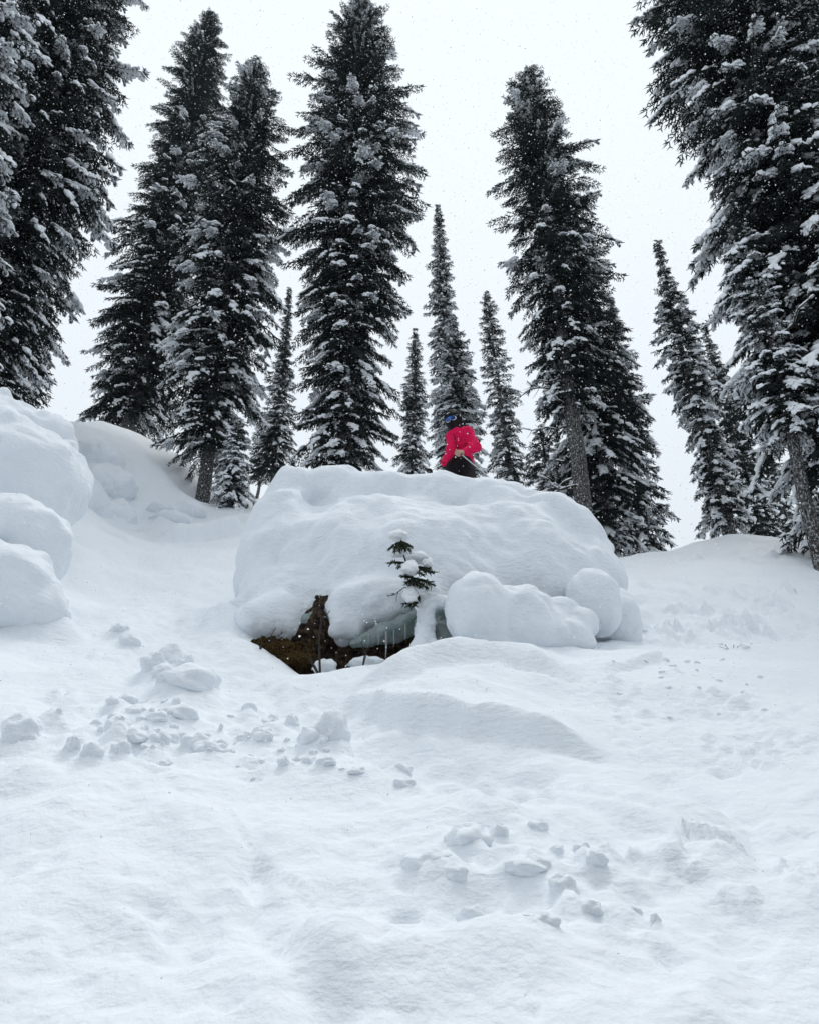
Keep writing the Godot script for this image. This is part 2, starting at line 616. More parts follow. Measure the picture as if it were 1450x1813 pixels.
	bump(1.90, -4.18, 0.096, 0.073, 0, -0.03, 2.0)
	bump(0.82, -3.00, 0.054, 0.102, 0, -0.03, 2.0)
	bump(-1.16, -3.60, 0.026, 0.035, 0, -0.015, 2.0)
	bump(-0.76, -3.62, 0.033, 0.034, 0, -0.012, 2.0)
	bump(-0.95, -3.10, 0.034, 0.034, 0, -0.015, 2.0)
	bump(-0.53, -2.74, 0.058, 0.110, 0, -0.02, 2.0)
	bump(1.75, -5.28, 0.059, 0.045, 0, -0.02, 2.0)
	bump(0.79, -3.56, 0.038, 0.038, 0, -0.02, 2.0)
	bump(1.00, -2.78, 0.041, 0.039, 0, -0.015, 2.0)
	bump(0.34, -2.66, 0.037, 0.042, 0, -0.02, 2.0)
	bump(-1.37, -3.58, 0.398, 0.403, 0, 0.05, 2.0)
	bump(0.32, -3.00, 0.270, 0.257, 0, 0.05, 2.0)
	bump(-0.30, -3.74, 0.260, 0.296, 0, 0.03, 2.0)
	bump(1.42, -4.18, 0.369, 0.351, 0, 0.04, 2.0)
	bump(-0.92, -3.00, 0.216, 0.185, 0, 0.04, 2.0)
	bump(0.44, -6.64, 0.721, 0.228, 0, 0.05, 2.0)
	rough_patch(4.23, -10.12, 1.86, 0.92, 0.13, 3.8)
	rough_patch(4.19, -10.04, 1.85, 0.91, 0.13, 7)
	rough_patch(5.13, -10.90, 1.35, 0.68, 0.18, 4.5)
	rough_patch(5.85, -13.36, 2.11, 0.63, 0.1, 3)
	rough_patch(2.32, -6.92, 0.84, 0.65, 0.12, 5)
	rough_patch(2.36, -5.54, 0.64, 0.73, 0.06, 6)
	rough_patch(-1.89, -5.66, 1.02, 0.69, 0.14, 4.2)
	rough_patch(-2.43, -7.26, 0.72, 0.48, 0.12, 4.5)
	rough_patch(-0.61, -5.42, 0.66, 0.44, 0.09, 5)
	rough_patch(0.39, -3.56, 0.52, 0.35, 0.07, 5.5)
	rough_patch(-0.59, -6.72, 0.39, 0.19, 0.05, 5)
	rough_patch(0.99, -3.70, 0.40, 0.28, 0.07, 5)
	rough_patch(1.53, -3.68, 0.28, 0.63, 0.04, 9)
	rough_patch(-2.61, -8.88, 0.41, 0.39, 0.08, 4)
	rough_patch(-0.07, -4.12, 1.29, 0.82, 0.012, 6)
	bump(-3.79, -7.74, 0.601, 0.361, 0, 0.35, 1.5)
	bump(-5.21, -11.12, 0.280, 1.065, 0, 0.2, 1.5)
	bump(-2.04, -9.08, 0.380, 0.394, 0, 0.25, 1.5)
	rough_patch(-2.18, -9.04, 0.42, 0.39, 0.2, 3.5)
	groove([Vector2(-0.08, -4.74), Vector2(0.26, -4.26), Vector2(0.41, -3.74), Vector2(0.47, -3.28)], -0.03, 0.1)
	groove([Vector2(-1.70, -4.48), Vector2(-1.20, -4.00), Vector2(-0.85, -3.46), Vector2(-0.66, -2.94)], -0.03, 0.12)
	groove([Vector2(1.45, -5.54), Vector2(1.58, -4.98), Vector2(1.69, -4.46), Vector2(1.58, -3.88), Vector2(1.34, -3.34)], -0.05, 0.1)
	groove([Vector2(0.66, -5.54), Vector2(0.94, -4.94), Vector2(1.18, -4.54), Vector2(1.48, -4.24)], -0.03, 0.05)
	groove([Vector2(0.56, -5.36), Vector2(0.82, -4.82), Vector2(1.07, -4.38), Vector2(1.31, -4.04)], -0.03, 0.05)
	bump(1.35, -4.50, 0.427, 0.281, 0, 0.08, 1.5)
	bump(1.27, -3.76, 0.220, 0.235, 0, 0.07, 1.3)
	bump(-0.30, -3.02, 0.209, 0.238, 0, 0.06, 1.5)
	bump(-1.78, -4.22, 0.320, 0.425, 0, 0.1, 1.5)
	bump(-2.16, -4.70, 0.218, 0.242, 0, 0.1, 1.3)
	scatter(0.00, -3.24, 1.68, 0.70, 170, 0.03, 0.1, -0.022, 0.016)
	scatter(0.00, -4.74, 2.41, 0.63, 120, 0.03, 0.11, -0.03, 0.02)
	scatter(2.30, -6.00, 0.78, 0.78, 110, 0.03, 0.09, -0.04, 0.03)
	scatter(0.38, -3.50, 0.51, 0.37, 60, 0.04, 0.1, -0.035, 0.03)
	scatter(-1.86, -5.68, 1.02, 0.73, 110, 0.04, 0.12, -0.04, 0.05)
	scatter(4.46, -10.58, 1.71, 1.13, 120, 0.05, 0.16, -0.05, 0.06)
	scatter(-0.61, -5.42, 0.58, 0.44, 50, 0.03, 0.09, -0.03, 0.03)
	scatter(-4.07, -12.44, 1.75, 1.14, 30, 0.05, 0.14, -0.03, 0.03)
	bump(-1.96, -6.80, 0.435, 0.462, 0, 0.15, 1.3)
	bump(0.10, -3.66, 0.190, 0.144, 0, 0.06, 1.2)
	bump(0.52, -3.56, 0.224, 0.142, 0, 0.05, 1.2)
	groove([Vector2(-4.38, -11.76), Vector2(-2.49, -8.54), Vector2(-1.49, -7.12), Vector2(-0.73, -6.34), Vector2(-0.02, -5.60), Vector2(0.53, -5.10), Vector2(0.97, -4.56)], -0.14, 0.35)
	bump(-1.09, -4.24, 0.641, 0.435, 0, 0.07, 1.5)
	bump(0.45, -4.42, 0.652, 0.324, 0, 0.07, 1.5)
	bump(-2.44, -5.18, 0.208, 0.198, 0, 0.095, 1.15)
	bump(-2.06, -5.06, 0.084, 0.080, 0, 0.062, 1.15)
	bump(-1.90, -4.98, 0.111, 0.106, 0, 0.051, 1.15)
	bump(-1.78, -5.10, 0.107, 0.102, 0, 0.064, 1.15)
	bump(-2.11, -5.24, 0.137, 0.130, 0, 0.037, 1.15)
	bump(-2.22, -6.34, 0.121, 0.114, 0, 0.041, 1.15)
	bump(-2.29, -6.22, 0.096, 0.092, 0, 0.040, 1.15)
	bump(-1.81, -5.86, 0.130, 0.123, 0, 0.044, 1.15)
	bump(-1.67, -5.96, 0.190, 0.180, 0, 0.059, 1.15)
	bump(-1.99, -5.52, 0.111, 0.105, 0, 0.053, 1.15)
	bump(-1.83, -5.40, 0.189, 0.180, 0, 0.041, 1.15)
	bump(-1.65, -5.44, 0.113, 0.107, 0, 0.054, 1.15)
	bump(-1.42, -5.46, 0.156, 0.148, 0, 0.060, 1.15)
	bump(-1.60, -5.56, 0.071, 0.067, 0, 0.031, 1.15)
	bump(-1.30, -5.60, 0.108, 0.103, 0, 0.038, 1.15)
	bump(-1.30, -5.38, 0.183, 0.174, 0, 0.036, 1.15)
	bump(-1.52, -5.22, 0.108, 0.102, 0, 0.023, 1.15)
	bump(-2.03, -6.00, 0.120, 0.114, 0, 0.034, 1.15)
	bump(-1.93, -5.88, 0.076, 0.072, 0, 0.026, 1.15)
	bump(-2.15, -7.10, 0.269, 0.255, 0, 0.149, 1.15)
	bump(-1.82, -6.56, 0.344, 0.327, 0, 0.107, 1.15)
	bump(-1.77, -6.98, 0.163, 0.154, 0, 0.088, 1.15)
	bump(-2.27, -6.98, 0.216, 0.205, 0, 0.103, 1.15)
	bump(-3.03, -8.02, 0.158, 0.149, 0, 0.058, 1.15)
	bump(-2.82, -7.78, 0.180, 0.171, 0, 0.066, 1.15)
	bump(-1.30, -6.56, 0.098, 0.093, 0, 0.049, 1.15)
	bump(-1.06, -6.34, 0.094, 0.089, 0, 0.035, 1.15)
	bump(-1.05, -6.14, 0.125, 0.119, 0, 0.030, 1.15)
	bump(-1.03, -5.70, 0.135, 0.128, 0, 0.042, 1.15)
	bump(-0.99, -5.62, 0.120, 0.114, 0, 0.034, 1.15)
	bump(-0.86, -5.96, 0.087, 0.083, 0, 0.036, 1.15)
	bump(-0.53, -5.48, 0.213, 0.202, 0, 0.095, 1.15)
	bump(-0.65, -5.38, 0.126, 0.119, 0, 0.058, 1.15)
	bump(-0.46, -5.60, 0.068, 0.065, 0, 0.050, 1.15)
	bump(-0.76, -5.06, 0.068, 0.064, 0, 0.027, 1.15)
	bump(-0.70, -5.14, 0.040, 0.038, 0, 0.018, 1.15)
	bump(-0.61, -5.12, 0.079, 0.075, 0, 0.027, 1.15)
	bump(-0.50, -5.02, 0.094, 0.089, 0, 0.024, 1.15)
	bump(-0.31, -4.96, 0.093, 0.088, 0, 0.024, 1.15)
	bump(-0.05, -5.10, 0.112, 0.106, 0, 0.051, 1.15)
	bump(-0.03, -4.90, 0.134, 0.128, 0, 0.035, 1.15)
	bump(0.07, -3.66, 0.166, 0.158, 0, 0.038, 1.15)
	bump(0.18, -3.56, 0.092, 0.088, 0, 0.029, 1.15)
	bump(0.26, -3.88, 0.168, 0.160, 0, 0.039, 1.15)
	bump(0.41, -3.98, 0.074, 0.070, 0, 0.037, 1.15)
	bump(0.60, -4.08, 0.085, 0.081, 0, 0.031, 1.15)
	bump(0.65, -3.88, 0.060, 0.057, 0, 0.018, 1.15)
	bump(0.48, -3.58, 0.148, 0.141, 0, 0.031, 1.15)
	bump(0.59, -3.44, 0.094, 0.089, 0, 0.041, 1.15)
	bump(0.65, -3.30, 0.080, 0.076, 0, 0.023, 1.15)
	bump(0.76, -3.60, 0.071, 0.068, 0, 0.026, 1.15)
	bump(0.22, -3.24, 0.080, 0.076, 0, 0.024, 1.15)
	bump(0.46, -3.08, 0.077, 0.073, 0, 0.029, 1.15)
	bump(0.40, -3.10, 0.067, 0.064, 0, 0.011, 1.15)
	bump(0.81, -3.34, 0.067, 0.063, 0, 0.016, 1.15)
	bump(0.28, -3.42, 0.026, 0.025, 0, 0.014, 1.15)
	bump(0.88, -3.28, 0.029, 0.028, 0, 0.022, 1.15)
	bump(0.74, -3.78, 0.062, 0.059, 0, 0.022, 1.15)
	bump(-1.94, -6.74, 0.101, 0.096, 0, 0.031, 1.15)
	bump(-1.82, -6.82, 0.151, 0.144, 0, 0.053, 1.15)
	bump(-2.05, -7.10, 0.121, 0.115, 0, 0.037, 1.15)
	bump(-1.92, -6.78, 0.084, 0.080, 0, 0.057, 1.15)
	bump(-2.02, -7.42, 0.154, 0.146, 0, 0.036, 1.15)
	bump(-1.94, -6.48, 0.128, 0.121, 0, 0.053, 1.15)
	bump(-1.97, -6.98, 0.125, 0.119, 0, 0.050, 1.15)
	bump(-2.09, -6.86, 0.111, 0.105, 0, 0.029, 1.15)
	bump(-1.79, -7.26, 0.124, 0.117, 0, 0.038, 1.15)
	bump(-1.89, -7.16, 0.156, 0.148, 0, 0.058, 1.15)
	bump(-2.15, -6.84, 0.123, 0.117, 0, 0.041, 1.15)
	bump(-1.86, -6.70, 0.139, 0.132, 0, 0.027, 1.15)
	bump(-1.75, -6.84, 0.091, 0.086, 0, 0.044, 1.15)
	bump(-2.11, -6.78, 0.160, 0.152, 0, 0.033, 1.15)
	bump(-2.04, -6.74, 0.124, 0.117, 0, 0.035, 1.15)
	bump(-2.01, -6.46, 0.090, 0.085, 0, 0.043, 1.15)
	bump(-1.20, -5.70, 0.035, 0.033, 0, 0.020, 1.15)
	bump(-1.48, -5.44, 0.032, 0.030, 0, 0.015, 1.15)
	bump(-2.70, -6.38, 0.076, 0.072, 0, 0.023, 1.15)
	bump(-1.05, -5.78, 0.064, 0.061, 0, 0.020, 1.15)
	bump(-1.63, -5.96, 0.061, 0.058, 0, 0.015, 1.15)
	bump(-2.11, -5.60, 0.042, 0.040, 0, 0.023, 1.15)
	bump(-1.84, -5.72, 0.034, 0.032, 0, 0.021, 1.15)
	bump(-1.83, -5.56, 0.064, 0.061, 0, 0.016, 1.15)
	bump(-1.96, -5.66, 0.033, 0.032, 0, 0.019, 1.15)
	bump(-1.85, -5.64, 0.036, 0.034, 0, 0.023, 1.15)
	bump(-2.47, -5.70, 0.045, 0.042, 0, 0.024, 1.15)
	bump(-1.61, -5.38, 0.026, 0.025, 0, 0.015, 1.15)
	bump(-1.89, -6.22, 0.051, 0.048, 0, 0.012, 1.15)
	bump(-1.88, -5.46, 0.034, 0.033, 0, 0.021, 1.15)
	bump(-1.63, -5.56, 0.047, 0.045, 0, 0.022, 1.15)
	bump(-1.71, -6.10, 0.062, 0.059, 0, 0.021, 1.15)
	bump(-1.57, -5.62, 0.060, 0.057, 0, 0.021, 1.15)
	bump(-1.27, -5.30, 0.053, 0.050, 0, 0.017, 1.15)
	bump(-1.66, -5.76, 0.054, 0.051, 0, 0.014, 1.15)
	bump(-1.19, -5.82, 0.065, 0.062, 0, 0.023, 1.15)
	bump(-1.10, -5.64, 0.030, 0.029, 0, 0.022, 1.15)
	bump(-1.41, -5.70, 0.051, 0.048, 0, 0.018, 1.15)
	bump(-1.36, -5.90, 0.027, 0.026, 0, 0.023, 1.15)
	bump(-2.24, -5.82, 0.061, 0.058, 0, 0.021, 1.15)
	bump(-1.74, -5.88, 0.036, 0.034, 0, 0.020, 1.15)
	bump(-1.79, -6.18, 0.049, 0.047, 0, 0.019, 1.15)
	bump(-1.95, -5.64, 0.046, 0.044, 0, 0.021, 1.15)
	bump(-1.41, -5.52, 0.054, 0.052, 0, 0.016, 1.15)
	bump(-2.33, -6.32, 0.034, 0.032, 0, 0.020, 1.15)
	bump(-1.92, -6.02, 0.038, 0.036, 0, 0.018, 1.15)
	bump(-1.11, -5.68, 0.050, 0.047, 0, 0.021, 1.15)
	bump(-1.91, -5.36, 0.054, 0.052, 0, 0.011, 1.15)
	bump(-1.18, -5.50, 0.056, 0.053, 0, 0.015, 1.15)
	bump(-1.06, -5.20, 0.030, 0.028, 0, 0.011, 1.15)
	bump(-1.71, -5.34, 0.058, 0.055, 0, 0.018, 1.15)
	bump(-2.14, -5.26, 0.043, 0.041, 0, 0.019, 1.15)
	bump(-1.57, -5.64, 0.059, 0.056, 0, 0.015, 1.15)
	bump(-1.18, -5.88, 0.054, 0.051, 0, 0.018, 1.15)
	bump(-1.82, -5.96, 0.066, 0.062, 0, 0.015, 1.15)
	bump(-1.39, -6.30, 0.048, 0.046, 0, 0.014, 1.15)
	bump(-1.47, -5.32, 0.029, 0.028, 0, 0.011, 1.15)
	bump(-2.15, -5.90, 0.066, 0.062, 0, 0.016, 1.15)
	bump(-1.65, -5.32, 0.028, 0.027, 0, 0.015, 1.15)
	bump(-1.02, -5.34, 0.036, 0.034, 0, 0.013, 1.15)
	bump(-1.76, -5.70, 0.059, 0.056, 0, 0.021, 1.15)
	bump(-0.53, -5.84, 0.027, 0.026, 0, 0.015, 1.15)
	bump(-0.93, -5.24, 0.043, 0.040, 0, 0.014, 1.15)
	bump(-0.56, -5.32, 0.036, 0.034, 0, 0.014, 1.15)
	bump(-0.72, -5.60, 0.043, 0.040, 0, 0.012, 1.15)
	bump(-0.48, -5.42, 0.035, 0.034, 0, 0.016, 1.15)
	bump(-0.74, -5.46, 0.027, 0.026, 0, 0.012, 1.15)
	bump(-1.28, -5.72, 0.046, 0.044, 0, 0.013, 1.15)
	bump(-0.93, -5.04, 0.026, 0.025, 0, 0.012, 1.15)
	bump(-0.53, -5.30, 0.033, 0.032, 0, 0.014, 1.15)
	bump(-0.84, -5.42, 0.044, 0.042, 0, 0.014, 1.15)
	bump(-0.61, -5.24, 0.043, 0.041, 0, 0.016, 1.15)
	bump(-0.42, -5.46, 0.029, 0.027, 0, 0.010, 1.15)
	bump(-0.65, -5.14, 0.041, 0.039, 0, 0.015, 1.15)
	bump(-0.66, -5.42, 0.027, 0.025, 0, 0.012, 1.15)
	bump(-0.55, -5.34, 0.039, 0.037, 0, 0.014, 1.15)
	bump(-1.20, -5.36, 0.028, 0.026, 0, 0.013, 1.15)
	bump(-0.60, -5.22, 0.021, 0.020, 0, 0.011, 1.15)
	bump(-0.60, -5.24, 0.043, 0.041, 0, 0.011, 1.15)
	bump(-0.43, -5.54, 0.040, 0.037, 0, 0.014, 1.15)
	bump(-0.25, -5.46, 0.039, 0.037, 0, 0.013, 1.15)
	bump(-0.83, -5.60, 0.036, 0.034, 0, 0.014, 1.15)
	bump(-0.40, -4.98, 0.030, 0.028, 0, 0.009, 1.15)
	bump(2.47, -6.48, 0.027, 0.026, 0, 0.012, 1.15)
	bump(2.75, -9.42, 0.043, 0.041, 0, 0.017, 1.15)
	bump(2.33, -7.28, 0.052, 0.049, 0, 0.009, 1.15)
	bump(2.73, -7.50, 0.028, 0.027, 0, 0.018, 1.15)
	bump(2.79, -7.90, 0.045, 0.043, 0, 0.015, 1.15)
	bump(2.55, -7.78, 0.054, 0.051, 0, 0.020, 1.15)
	bump(3.01, -9.86, 0.074, 0.070, 0, 0.018, 1.15)
	bump(3.79, -9.42, 0.056, 0.053, 0, 0.014, 1.15)
	bump(2.11, -8.62, 0.038, 0.036, 0, 0.018, 1.15)
	bump(3.31, -8.32, 0.027, 0.026, 0, 0.018, 1.15)
	bump(2.06, -6.44, 0.039, 0.037, 0, 0.011, 1.15)
	bump(3.36, -8.40, 0.040, 0.038, 0, 0.020, 1.15)
	bump(3.97, -9.16, 0.069, 0.065, 0, 0.020, 1.15)
	bump(2.66, -8.52, 0.047, 0.045, 0, 0.022, 1.15)
	bump(2.27, -7.16, 0.045, 0.043, 0, 0.014, 1.15)
	bump(1.94, -7.48, 0.031, 0.029, 0, 0.011, 1.15)
	bump(2.90, -6.94, 0.052, 0.049, 0, 0.015, 1.15)
	bump(2.79, -6.36, 0.045, 0.043, 0, 0.013, 1.15)
	bump(3.32, -7.50, 0.046, 0.044, 0, 0.016, 1.15)
	bump(3.10, -7.32, 0.024, 0.022, 0, 0.014, 1.15)
	bump(2.52, -6.96, 0.050, 0.048, 0, 0.016, 1.15)
	bump(2.85, -8.02, 0.039, 0.037, 0, 0.017, 1.15)
	bump(2.83, -7.28, 0.056, 0.053, 0, 0.017, 1.15)
	bump(2.90, -7.92, 0.050, 0.048, 0, 0.018, 1.15)
	bump(2.61, -8.18, 0.031, 0.030, 0, 0.011, 1.15)
	bump(4.09, -9.28, 0.042, 0.040, 0, 0.022, 1.15)
	bump(1.82, -6.92, 0.047, 0.045, 0, 0.011, 1.15)
	bump(2.31, -7.66, 0.041, 0.039, 0, 0.010, 1.15)
	bump(2.25, -6.92, 0.050, 0.048, 0, 0.010, 1.15)
	bump(2.56, -7.64, 0.059, 0.056, 0, 0.011, 1.15)


# ---------------------------------------------------------------- blobs: smooth unions of rounded shapes, meshed with surface nets
# a shape: [kind, a, b, radii or radius, k, turn]; kinds: 0 ellipsoid (a centre, b radii), 1 capsule (a, b ends, r0, r1), 2 rounded box (a centre, b half size, r)
func ell(c: Vector3, r: Vector3, k := 0.15, turn := Basis.IDENTITY, carve := false) -> Dictionary:
	return {"t": 0, "c": c, "r": r, "k": k, "inv": turn.transposed(), "turned": turn != Basis.IDENTITY, "carve": carve, "mid": c, "reach": maxf(r.x, maxf(r.y, r.z)), "thin": minf(r.x, minf(r.y, r.z))}


func cap(a: Vector3, b: Vector3, r0: float, r1: float, k := 0.1, carve := false) -> Dictionary:
	return {"t": 1, "a": a, "ab": b - a, "l2": maxf((b - a).length_squared(), 1e-8), "r0": r0, "r1": r1, "k": k, "carve": carve, "mid": (a + b) * 0.5, "reach": a.distance_to(b) * 0.5 + maxf(r0, r1)}


func rbox(c: Vector3, half: Vector3, r: float, k := 0.15, turn := Basis.IDENTITY, carve := false) -> Dictionary:
	return {"t": 2, "c": c, "half": half - Vector3.ONE * r, "r": r, "k": k, "inv": turn.transposed(), "carve": carve, "mid": c, "reach": half.length()}


func dist(s: Dictionary, p: Vector3) -> float:
	var t: int = s.t
	if t == 0:
		var q: Vector3 = p - s.c
		if s.turned:
			q = s.inv * q
		var r: Vector3 = s.r
		var e := q / r
		var k0 := e.length()
		if k0 < 1e-4:
			return -s.thin
		var k1 := (e / r).length()
		return k0 * (k0 - 1.0) / k1
	if t == 1:
		var pa: Vector3 = p - s.a
		var ab: Vector3 = s.ab
		var h := clampf(pa.dot(ab) / s.l2, 0, 1)
		return (pa - ab * h).length() - lerpf(s.r0, s.r1, h)
	var q2: Vector3 = (s.inv * (p - s.c)).abs() - s.half
	return q2.max(Vector3.ZERO).length() + minf(maxf(q2.x, maxf(q2.y, q2.z)), 0.0) - s.r


func field(shapes: Array, p: Vector3, n1: float, f1: float, n2: float, f2: float) -> float:
	var d := 1e3
	var w := 0.0
	if n1 > 0.0:
		w = n1 * noise_a.get_noise_3dv(p * f1) + n2 * (0.8 - 2.6 * absf(noise_b.get_noise_3dv(p * f2)))
	for s in shapes:
		var k: float = s.k
		var e := dist(s, p)
		if s.carve:
			e = -e
			var h := maxf(k - absf(d - e), 0.0) / k
			d = maxf(d, e) + h * h * k * 0.25
		else:
			var h := maxf(k - absf(d - e), 0.0) / k
			d = minf(d, e) - h * h * k * 0.25
	return d + w


func blob_mesh(shapes: Array, cell: float, n1 := 0.0, f1 := 1.0, n2 := 0.0, f2 := 4.0, floor_y := -1e9) -> ArrayMesh:
	var lo := Vector3.ONE * 1e9
	var hi := -lo
	for s in shapes:
		if not s.carve:
			var m: Vector3 = s.mid
			lo = lo.min(m - Vector3.ONE * (s.reach + 0.1))
			hi = hi.max(m + Vector3.ONE * (s.reach + 0.1))
	lo.y = maxf(lo.y, floor_y)
	var B := 4
	var bx := int(ceil((hi.x - lo.x) / (cell * B)))
	var by := int(ceil((hi.y - lo.y) / (cell * B)))
	var bz := int(ceil((hi.z - lo.z) / (cell * B)))
	var sx := bx * B + 1
	var sy := by * B + 1
	var sz := bz * B + 1
	var sxy := sx * sy
	var vals := PackedFloat32Array()
	vals.resize(sxy * sz)
	vals.fill(99.0)
	var half := cell * B * 0.5
	var rad := half * 1.7321 + n1 + n2 + cell
	var active: Array[Vector3i] = []
	for k in bz:
		for j in by:
			for i in bx:
				var mid := lo + Vector3(i * B, j * B, k * B) * cell + Vector3.ONE * half
				var d := field(shapes, mid, 0.0, f1, 0.0, f2)
				if absf(d) > rad * 1.15 + 0.02:
					continue
				active.append(Vector3i(i, j, k))
				var near := []
				for s in shapes:
					if s.carve or dist(s, mid) < rad * 1.3 + s.k + 0.05 + absf(d):
						near.append(s)
				for c in range(k * B, k * B + B + 1):
					for b in range(j * B, j * B + B + 1):
						var o := c * sxy + b * sx
						for a in range(i * B, i * B + B + 1):
							if vals[o + a] > 98.0:
								vals[o + a] = field(near, lo + Vector3(a, b, c) * cell, n1, f1, n2, f2)
	var index_of := {}
	var verts := PackedVector3Array()
	for blk in active:
		for c in range(blk.z * B, blk.z * B + B):
			for b in range(blk.y * B, blk.y * B + B):
				for a in range(blk.x * B, blk.x * B + B):
					var o := c * sxy + b * sx + a
					var v0 := vals[o]
					var v1 := vals[o + 1]
					var v2 := vals[o + sx]
					var v3 := vals[o + sx + 1]
					var v4 := vals[o + sxy]
					var v5 := vals[o + sxy + 1]
					var v6 := vals[o + sxy + sx]
					var v7 := vals[o + sxy + sx + 1]
					var neg := int(v0 < 0.0) + int(v1 < 0.0) + int(v2 < 0.0) + int(v3 < 0.0) + int(v4 < 0.0) + int(v5 < 0.0) + int(v6 < 0.0) + int(v7 < 0.0)
					if neg == 0 or neg == 8:
						continue
					var sum := Vector3.ZERO
					var n := 0
					for e in [[v0, v1, 0, 0, 0, 0], [v2, v3, 0, 0, 1, 0], [v4, v5, 0, 0, 0, 1], [v6, v7, 0, 0, 1, 1], [v0, v2, 1, 0, 0, 0], [v1, v3, 1, 1, 0, 0], [v4, v6, 1, 0, 0, 1], [v5, v7, 1, 1, 0, 1], [v0, v4, 2, 0, 0, 0], [v1, v5, 2, 1, 0, 0], [v2, v6, 2, 0, 1, 0], [v3, v7, 2, 1, 1, 0]]:
						if (e[0] < 0.0) != (e[1] < 0.0):
							var q := Vector3(e[3], e[4], e[5])
							q[e[2]] = e[0] / (e[0] - e[1])
							sum += q
							n += 1
					index_of[o] = verts.size()
					verts.append(lo + (Vector3(a, b, c) + sum / n) * cell)
	var idx := PackedInt32Array()
	for o in index_of:
		var v0 := vals[o]
		for axis in 3:
			var d1: int = [1, sx, sxy][axis]
			var d2: int = [sx, sxy, 1][axis]
			var d3: int = [sxy, 1, sx][axis]
			var v1 := vals[o + d1]
			if (v0 < 0.0) == (v1 < 0.0):
				continue
			if not (index_of.has(o - d2) and index_of.has(o - d3) and index_of.has(o - d2 - d3)):
				continue
			var p: int = index_of[o]
			var q: int = index_of[o - d2]
			var r: int = index_of[o - d2 - d3]
			var s: int = index_of[o - d3]
			if v0 < 0.0:
				idx.append_array(PackedInt32Array([p, r, q, p, s, r]))
			else:
				idx.append_array(PackedInt32Array([p, q, r, p, r, s]))
	return indexed(verts, idx)


func indexed(verts: PackedVector3Array, idx: PackedInt32Array) -> ArrayMesh:
	var norms := PackedVector3Array()
	norms.resize(verts.size())
	for t in range(0, idx.size(), 3):
		var a := verts[idx[t]]
		var n := (verts[idx[t + 2]] - a).cross(verts[idx[t + 1]] - a)
		for k in 3:
			norms[idx[t + k]] += n
	for i in norms.size():
		norms[i] = norms[i].normalized()
	var m := ArrayMesh.new()
	if idx.is_empty():
		return m
	var arr := []
	arr.resize(Mesh.ARRAY_MAX)
	arr[Mesh.ARRAY_VERTEX] = verts
	arr[Mesh.ARRAY_NORMAL] = norms
	arr[Mesh.ARRAY_INDEX] = idx
	m.add_surface_from_arrays(Mesh.PRIMITIVE_TRIANGLES, arr)
	return m


# ---------------------------------------------------------------- triangles
class Tri:
	var v := PackedVector3Array()
	var i := PackedInt32Array()
	var c := PackedColorArray()

	func quad_ring(a: int, b: int, n: int) -> void:
		for k in n:
			var k2 := (k + 1) % n
			i.append_array(PackedInt32Array([a + k, b + k, a + k2, a + k2, b + k, b + k2]))

	func tube(pts: Array, radii: Array, n: int) -> void:
		var first := v.size()
		for k in pts.size():
			var p: Vector3 = pts[k]
			var d: Vector3 = (pts[mini(k + 1, pts.size() - 1)] - pts[maxi(k - 1, 0)]).normalized()
			var side := d.cross(Vector3.UP if absf(d.y) < 0.9 else Vector3.RIGHT).normalized()
			var up := side.cross(d)
			for m in n:
				var t := TAU * m / n
				v.append(p + (side * cos(t) + up * sin(t)) * radii[k])
			if k:
				quad_ring(first + (k - 1) * n, first + k * n, n)
		var tip := v.size()
		v.append(pts[-1] + (pts[-1] - pts[-2]).normalized() * radii[-1] * 0.6)
		v.append(pts[0])
		var last := first + (pts.size() - 1) * n
		for m in n:
			i.append_array(PackedInt32Array([last + m, tip, last + (m + 1) % n]))
			i.append_array(PackedInt32Array([first + (m + 1) % n, tip + 1, first + m]))

	# a lump: a ball stretched by a basis, dented by noise, flattened below
	func lump(c: Vector3, b: Basis, seg: int, rings: int, noise: FastNoiseLite, amp: float, freq: float, below := 1.0) -> void:
		var first := v.size()
		v.append(c + b * Vector3(0, 1.0 + amp * noise.get_noise_3dv(c * 9.0), 0))
		for r in range(1, rings):
			var t := PI * r / rings
			for m in seg:
				var f := TAU * m / seg
				var q := Vector3(sin(t) * cos(f), cos(t), sin(t) * sin(f))
				q *= 1.0 + amp * noise.get_noise_3dv(q * freq + c * 7.0)
				if q.y < 0.0:
					q.y *= below
				v.append(c + b * q)
		v.append(c + b * Vector3(0, -below, 0))
		for m in seg:
			i.append_array(PackedInt32Array([first, first + 1 + (m + 1) % seg, first + 1 + m]))
		for r in rings - 2:
			var a := first + 1 + r * seg
			for m in seg:
				var m2 := (m + 1) % seg
				i.append_array(PackedInt32Array([a + m, a + m2, a + seg + m, a + m2, a + seg + m2, a + seg + m]))
		var a2 := first + 1 + (rings - 2) * seg
		for m in seg:
			i.append_array(PackedInt32Array([v.size() - 1, a2 + m, a2 + (m + 1) % seg]))


func tri_mesh(t: Tri) -> ArrayMesh:
	return indexed(t.v, t.i)


